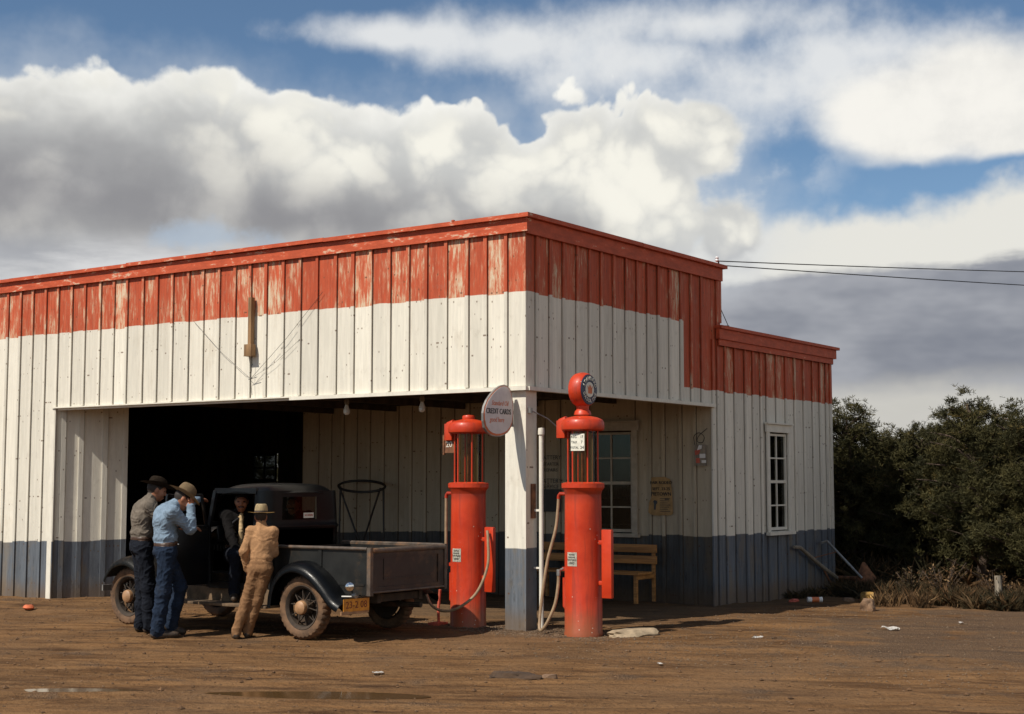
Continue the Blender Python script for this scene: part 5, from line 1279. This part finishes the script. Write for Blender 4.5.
tree_list = [
 (848,26.8,0,.86,1.0,'pinyon pine close behind the rear corner of the station'),
 (882,27.0,1,.80,2.0,'low rounded pinyon pine between station corner and the middle trees'),
 (912,26.6,1,.84,.3,'middle pinyon pine with a blunt crown behind the brush'),
 (978,25.6,2,.80,4.0,'tallest dark pinyon pine at the right, beside the fence post'),
 (946,26.9,0,.74,2.6,'pinyon pine filling the dip left of the tallest one'),
 (1030,25.0,0,.82,2.4,'dark pinyon pine at the far right edge'),
 (905,30.5,0,.68,5.0,'pinyon pine standing behind the gap between the middle trees'),
 (938,29.5,2,.74,3.1,'pinyon pine behind, between middle tree and the tallest one'),
 (862,31.0,2,.66,1.7,'slender pinyon pine farther back near the station corner'),
 (1005,29.5,2,.74,.8,'pinyon pine farther back at right of the tallest one'),
 (820,30.5,1,.76,2.9,'pinyon pine mostly hidden behind the station'),
 (1075,27.0,1,.95,1.2,'pinyon pine outside the right edge of the picture'),
 (1130,28.0,0,1.0,.2,'pinyon pine well right of the yard'),
 (780,33.0,0,1.0,.5,'pinyon pine behind the office roof'),
 (935,35.0,2,.66,2.2,'far pinyon pine at the back of the grove'),
 (880,35.5,0,.72,4.4,'far pinyon pine at the back left of the grove'),
 (860,37.0,1,.8,.9,'pinyon pine at the very back near the station corner'),
 (912,38.5,2,.72,3.3,'pinyon pine at the very back between two others'),
 (965,37.5,1,.78,5.2,'pinyon pine at the very back of the right group'),
 (1015,38.0,0,.8,2.9,'pinyon pine at the very back by the right edge'),
 (990,34.5,0,.78,1.4,'far pinyon pine at the back right of the grove'),
]
def addtree(x, y, k_, s_, rz, lab):
    o = thing('pine_tree', lab, 'tree', (x, y, ground_z(x, min(y, 9))-.02), rz, 'pinyon pines behind the yard'); o.scale = (s_*1.06, s_*1.06, s_)
    for me, nm in zip(protos[k_], ('crown', 'trunk')):
        c = bpy.data.objects.new(nm, me); COL.objects.link(c); c.parent = o
for px, d, k_, s_, rz, lab in tree_list: addtree(*gp(px, d), k_, s_, rz, lab)
for x, y, k_, s_, rz, lab in ((-17.6,15.0,0,.60,1,'small pinyon pine seen through the garage window'), (-22.5,18.5,1,.9,2,'second pinyon pine beyond the garage window')): addtree(x, y, k_, s_, rz, lab)
# dry brush and weeds along the foot of the trees (nobody could count it)
def brush(name, label, spots, n, hlo, hhi, mat, blade, cat, lean=.35):
    rg = random.Random(len(name)*7+n); vs = []; fs = []; rs = []
    for _ in range(n):
        sx, sy, sr = rg.choice(spots); a = rg.uniform(0,2*pi); q = sr*sqrt(rg.random()); x = sx+q*cos(a); y = sy+q*sin(a)
        z = gh(x, y) if y < 11 else -.12; hh = rg.uniform(hlo, hhi); r = rg.random()
        for k_ in range(rg.randint(6, 12)):
            d = Vector((rg.gauss(0,lean), rg.gauss(0,lean), 1)).normalized(); s_ = d.cross(Vector((rg.gauss(0,1), rg.gauss(0,1), 0))).normalized()*blade
            p0 = Vector((x+rg.gauss(0,.03), y+rg.gauss(0,.03), z-.02)); p1 = p0+d*hh*.6; p2 = p0+d*hh+Vector((d.x,d.y,-.2))*hh*.25; b = len(vs)
            vs.extend([p0-s_, p0+s_, p1+s_*.8, p2, p1-s_*.8]); fs.append((b,b+1,b+2,b+3,b+4)); rs.append(r)
    me = bpy.data.meshes.new(name); me.from_pydata([tuple(p) for p in vs], [], fs); me.materials.append(mat)
    at = me.attributes.new('rnd', 'FLOAT', 'FACE'); at.data.foreach_set('value', rs)
    o = bpy.data.objects.new(name, me); COL.objects.link(o); o['kind'] = 'stuff'; o['label'] = label; o['category'] = cat
rg0 = random.Random(5); sp1 = [(*gp(rg0.uniform(880,1085), rg0.uniform(21.6,24.6)), rg0.uniform(.10,.42)) for _ in range(46)]
brush('dry_grass', 'dry brown grass and brush along the foot of the pines', sp1, 800, .05, .34, GRASS, .006, 'grass')
sp2 = [(*gp(px, d), .5) for px, d in ((862,24.0),(880,23.5),(910,23.2),(935,22.9),(955,22.5),(975,22.4),(995,22.0),(1020,22.0))]
brush('brush_leaves', 'low dark weeds among the dry brush', sp2, 1100, .12, .38, WEED, .013, 'weeds', .6)
sp3 = [(.12+.1*(i%2), 7.2+i*.35, .14) for i in range(6)]+[(-.5,9.6,.4),(.2,9.4,.35),(.4,9.8,.4)]
brush('wall_weeds', 'small dark weeds growing at the foot of the side wall', sp3, 260, .05, .22, WEED, .008, 'weeds', .7)
sp4 = [(*gp(rg0.uniform(838,1090), rg0.uniform(25.5,33)), .5) for _ in range(60)]
brush('undergrowth', 'dark undergrowth beneath the pines', sp4, 2600, .25, .75, WEED, .022, 'undergrowth', .8)
# individual leafy shrubs
for px, d, hh, lab in ((938,22.6,.62,'tall leggy shrub with pale tips in the middle of the brush'), (990,22.2,.45,'low shrub beside the fence post'), (908,23.0,.45,'small round shrub near the yellow junk')):
    rg = random.Random(px); x, y = gp(px, d); o = thing('shrub', lab, 'shrub', (x, y, gh(x, y)), 0, 'shrubs in the brush'); st_ = MB(); vs = []; fs = []; rs = []
    for k_ in range(16):
        a = rg.uniform(0,2*pi); tip = Vector((cos(a)*hh*rg.uniform(.1,.6), sin(a)*hh*rg.uniform(.1,.6), hh*rg.uniform(.6,1.1))); st_.tube([(0,0,0), tip*.5+Vector((0,0,.05)), tip], .006, 5)
        for m_ in range(38):
            p = tip*rg.uniform(.35,1.03)+Vector((rg.gauss(0,.03), rg.gauss(0,.03), rg.gauss(0,.03))); dd = Vector((rg.gauss(0,1), rg.gauss(0,1), rg.gauss(.5,1))).normalized(); s_ = dd.cross(Vector((rg.gauss(0,1),rg.gauss(0,1),rg.gauss(0,1)))).normalized()*.010; b = len(vs)
            vs.extend([p-s_*.3, p+s_, p+dd*.045, p-s_]); fs.append((b,b+1,b+2,b+3)); rs.append(rg.random())
    st_.build('stem', BARK, o); me = bpy.data.meshes.new('foliage'); me.from_pydata([tuple(p) for p in vs], [], fs); me.materials.append(GRASS if px != 908 else WEED); me.attributes.new('rnd','FLOAT','FACE').data.foreach_set('value', rs)
    c = bpy.data.objects.new('foliage', me); COL.objects.link(c); c.parent = o
# fence post
x, y = gp(993, 22.0); mb = MB(); mb.tube([(0,0,-.1),(.01,0,.3),(.0,.01,.46)], [.055,.05,.048], 9)
o = tag(mb.build('fence_post', M['greywood']), 'short weathered fence post at the right edge of the brush', 'post'); o.location = (x, y, gh(x, y))
# farm junk beside the rear corner: a walking plough with two handles
jx_, jy_ = .75, 8.55; pj = thing('walking_plow', 'old walking plow with two slanting handles against the rear corner', 'plow', (jx_, jy_, -.1))
def wpt(px, py, d):                                     # world point at picture bearing (px,py), d metres along the view
    a = (px-512)/1454; b = (357-py)/1454; f = cos(PITCH)-b*sin(PITCH); z = sin(PITCH)+b*cos(PITCH); return CAM+(RT*a+FW*f+Vector((0,0,z)))*d-Vector((jx_, jy_, -.1))
mb = MB(); mb.tube([wpt(794,547,22.58), wpt(800,547.5,22.76), wpt(820,565,23.36), wpt(838,579,23.9)], [.026,.03,.034,.036], 8); mb.build('handle', M['greywood'], pj)
mb = MB(); mb.tube([wpt(821,543,23.4), wpt(827,541,23.6), wpt(845,560,23.5), wpt(862,578,23.3)], .02, 8); mb.build('handle', M['steel'], pj)
mb = MB(); mb.tube([wpt(813,558,23.14), wpt(836,552,23.5)], .008, 6); mb.tube([wpt(838,578,23.9), wpt(862,579,23.4), wpt(885,588,23.2)], .04, 8); mb.tube([wpt(824,570,23.5), wpt(833,588,23.6)], .016, 6); mb.build('beam', M['rust'], pj)
mb = MB(); a = wpt(862,562,23.4); b = wpt(874,578,23.3); c = wpt(852,588,23.4); d = wpt(868,590,23.2)
mb.add([a, b, d, c, a+Vector((.03,.05,0)), b+Vector((.03,.05,0)), d+Vector((.03,.05,0)), c+Vector((.03,.05,0))], [(0,1,2,3),(7,6,5,4),(0,4,5,1),(1,5,6,2),(2,6,7,3),(3,7,4,0)]); mb.build('share', M['rust'], pj, bevel=.01)
yel = simple('yellow_rusty_paint', (.42,.24,.06), .7, .4, 12, dirt=(.12,.06,.02), dirtamt=.5)
rock('yellow_bucket_lump', 'crumpled yellow scrap beside the plow', (1.22,7.35,.05), .14,.10,.13, yel, 5.5, 'scrap')
rock('brown_rock', 'small dark rock left of the yellow scrap', (.95,7.3,.0), .09,.07,.06, M['brownrock'], 6.5)
# litter
o = thing('tin_can', 'orange and white tin can lying by the side wall', 'can', (.80,6.36,gh(.80,6.36)+.05), radians(40))
mb = MB(); mb.lathe([(.0,-.11),(.038,-.11),(.041,-.10),(.038,-.09),(.038,.09),(.041,.10),(.038,.11),(.0,.11)], 20, M=Matrix.Rotation(pi/2,4,'Y')); mb.build('can_body', M['litter'], o)
mb = MB(); mb.lathe([(.0392,-.05),(.0392,.06)], 20, M=Matrix.Rotation(pi/2,4,'Y'), cap=False); mb.build('can_label', M['orange'], o)
rock('red_rag', 'small red rag lump near the side wall', (.47,6.35,.02), .09,.05,.035, M['redcan'], 7.7, 'rag')
rock('red_wrapper', 'crumpled orange-red carton on the ground at far left', (-6.99,-1.53,.03), .14,.07,.045, simple('orange_carton', (.55,.13,.05), .7, .2, 12), 8.8, 'carton', 2)
for i, (x, y, s_, lab) in enumerate(((3.38,2.49,.10,'white scrap of paper on the gravel near the brush'),(2.5,.83,.06,'small white paper scrap right of the flat stone'),(2.81,-1.91,.035,'tiny white scrap in the right foreground dirt'),(1.03,-3.84,.05,'tiny white scrap ahead of the truck tail'),(3.75,3.9,.045,'paper scrap at the edge of the brush'))):
    mb = MB(); N_ = 5
    mb.grid(lambda u, v: ((u-.5)*2*s_, (v-.5)*s_*1.1, .012+.035*s_/.1*noise.noise(Vector((u*2.3+i, v*2.3, i)))), N_, N_, 0, th=.002)
    o = tag(mb.build('paper_scrap', M['litter']), lab, 'paper', 'paper scraps on the ground'); o.location = (x, y, gh(x, y)+.01); o.rotation_euler = (0,0,i*1.3)
# pebbles: more than anyone could count
def pebbles(name, label, n, fn, lo, hi, mat):
    rg = random.Random(n); vs = []; fs = []
    base = [Vector(p) for p in ((1,0,0),(-1,0,0),(0,1,0),(0,-1,0),(0,0,1),(0,0,-1))]; bf = [(0,2,4),(2,1,4),(1,3,4),(3,0,4),(2,0,5),(1,2,5),(3,1,5),(0,3,5)]
    for _ in range(n):
        x, y = fn(rg); r = lo+(hi-lo)*rg.random()**3; b = len(vs); z = gh(x, y)+r*.2; a = rg.uniform(0,6.3)
        for p in base:
            q = Vector((p.x*rg.uniform(.7,1.3), p.y*rg.uniform(.6,1.1), p.z*rg.uniform(.4,.8)))*r; vs.append((x+q.x*cos(a)-q.y*sin(a), y+q.x*sin(a)+q.y*cos(a), z+q.z))
        fs.extend([tuple(i+b for i in f) for f in bf])
    me = bpy.data.meshes.new(name); me.from_pydata(vs, [], fs); me.materials.append(mat); me.attributes.new('rnd','FLOAT','FACE').data.foreach_set('value', [random.random() for _ in fs])
    o = bpy.data.objects.new(name, me); COL.objects.link(o); tag(o, label, 'gravel', kind='stuff')
PEB = simple('grey_brown_pebbles', (.13,.085,.05), .85, .4, 3)
def island(rg):
    while True:
        x, y = rg.gauss(-.1, .85), rg.gauss(.02, .25)
        if (x+.1)**2*.3+(y-.05)**2*2 < 1: return x, y
pebbles('gravel', 'gravel around the feet of the pumps and corner post', 2600, island, .004, .018, PEB)
def yard(rg): return (rg.uniform(.8, 6.5), rg.uniform(-2.0, 6.0))
pebbles('gravel', 'loose gravel on the right side of the yard', 5200, yard, .004, .017, PEB)
pebbles('gravel', 'larger clods kicked up along the ruts', 900, lambda rg: (rg.uniform(-9, 8), rg.uniform(-9, 1.5)), .012, .035, simple('earth_clods', (.11,.058,.026), .95, .4, 6))
pebbles('gravel', 'scattered pebbles and clods across the dirt yard', 6000, lambda rg: (rg.uniform(-9, 7), rg.uniform(-8, .8)), .004, .018, simple('dirt_clods', (.13,.075,.038), .9, .4, 3))
# low dirt rims around the pump feet and along the walls are part of the ground sheet
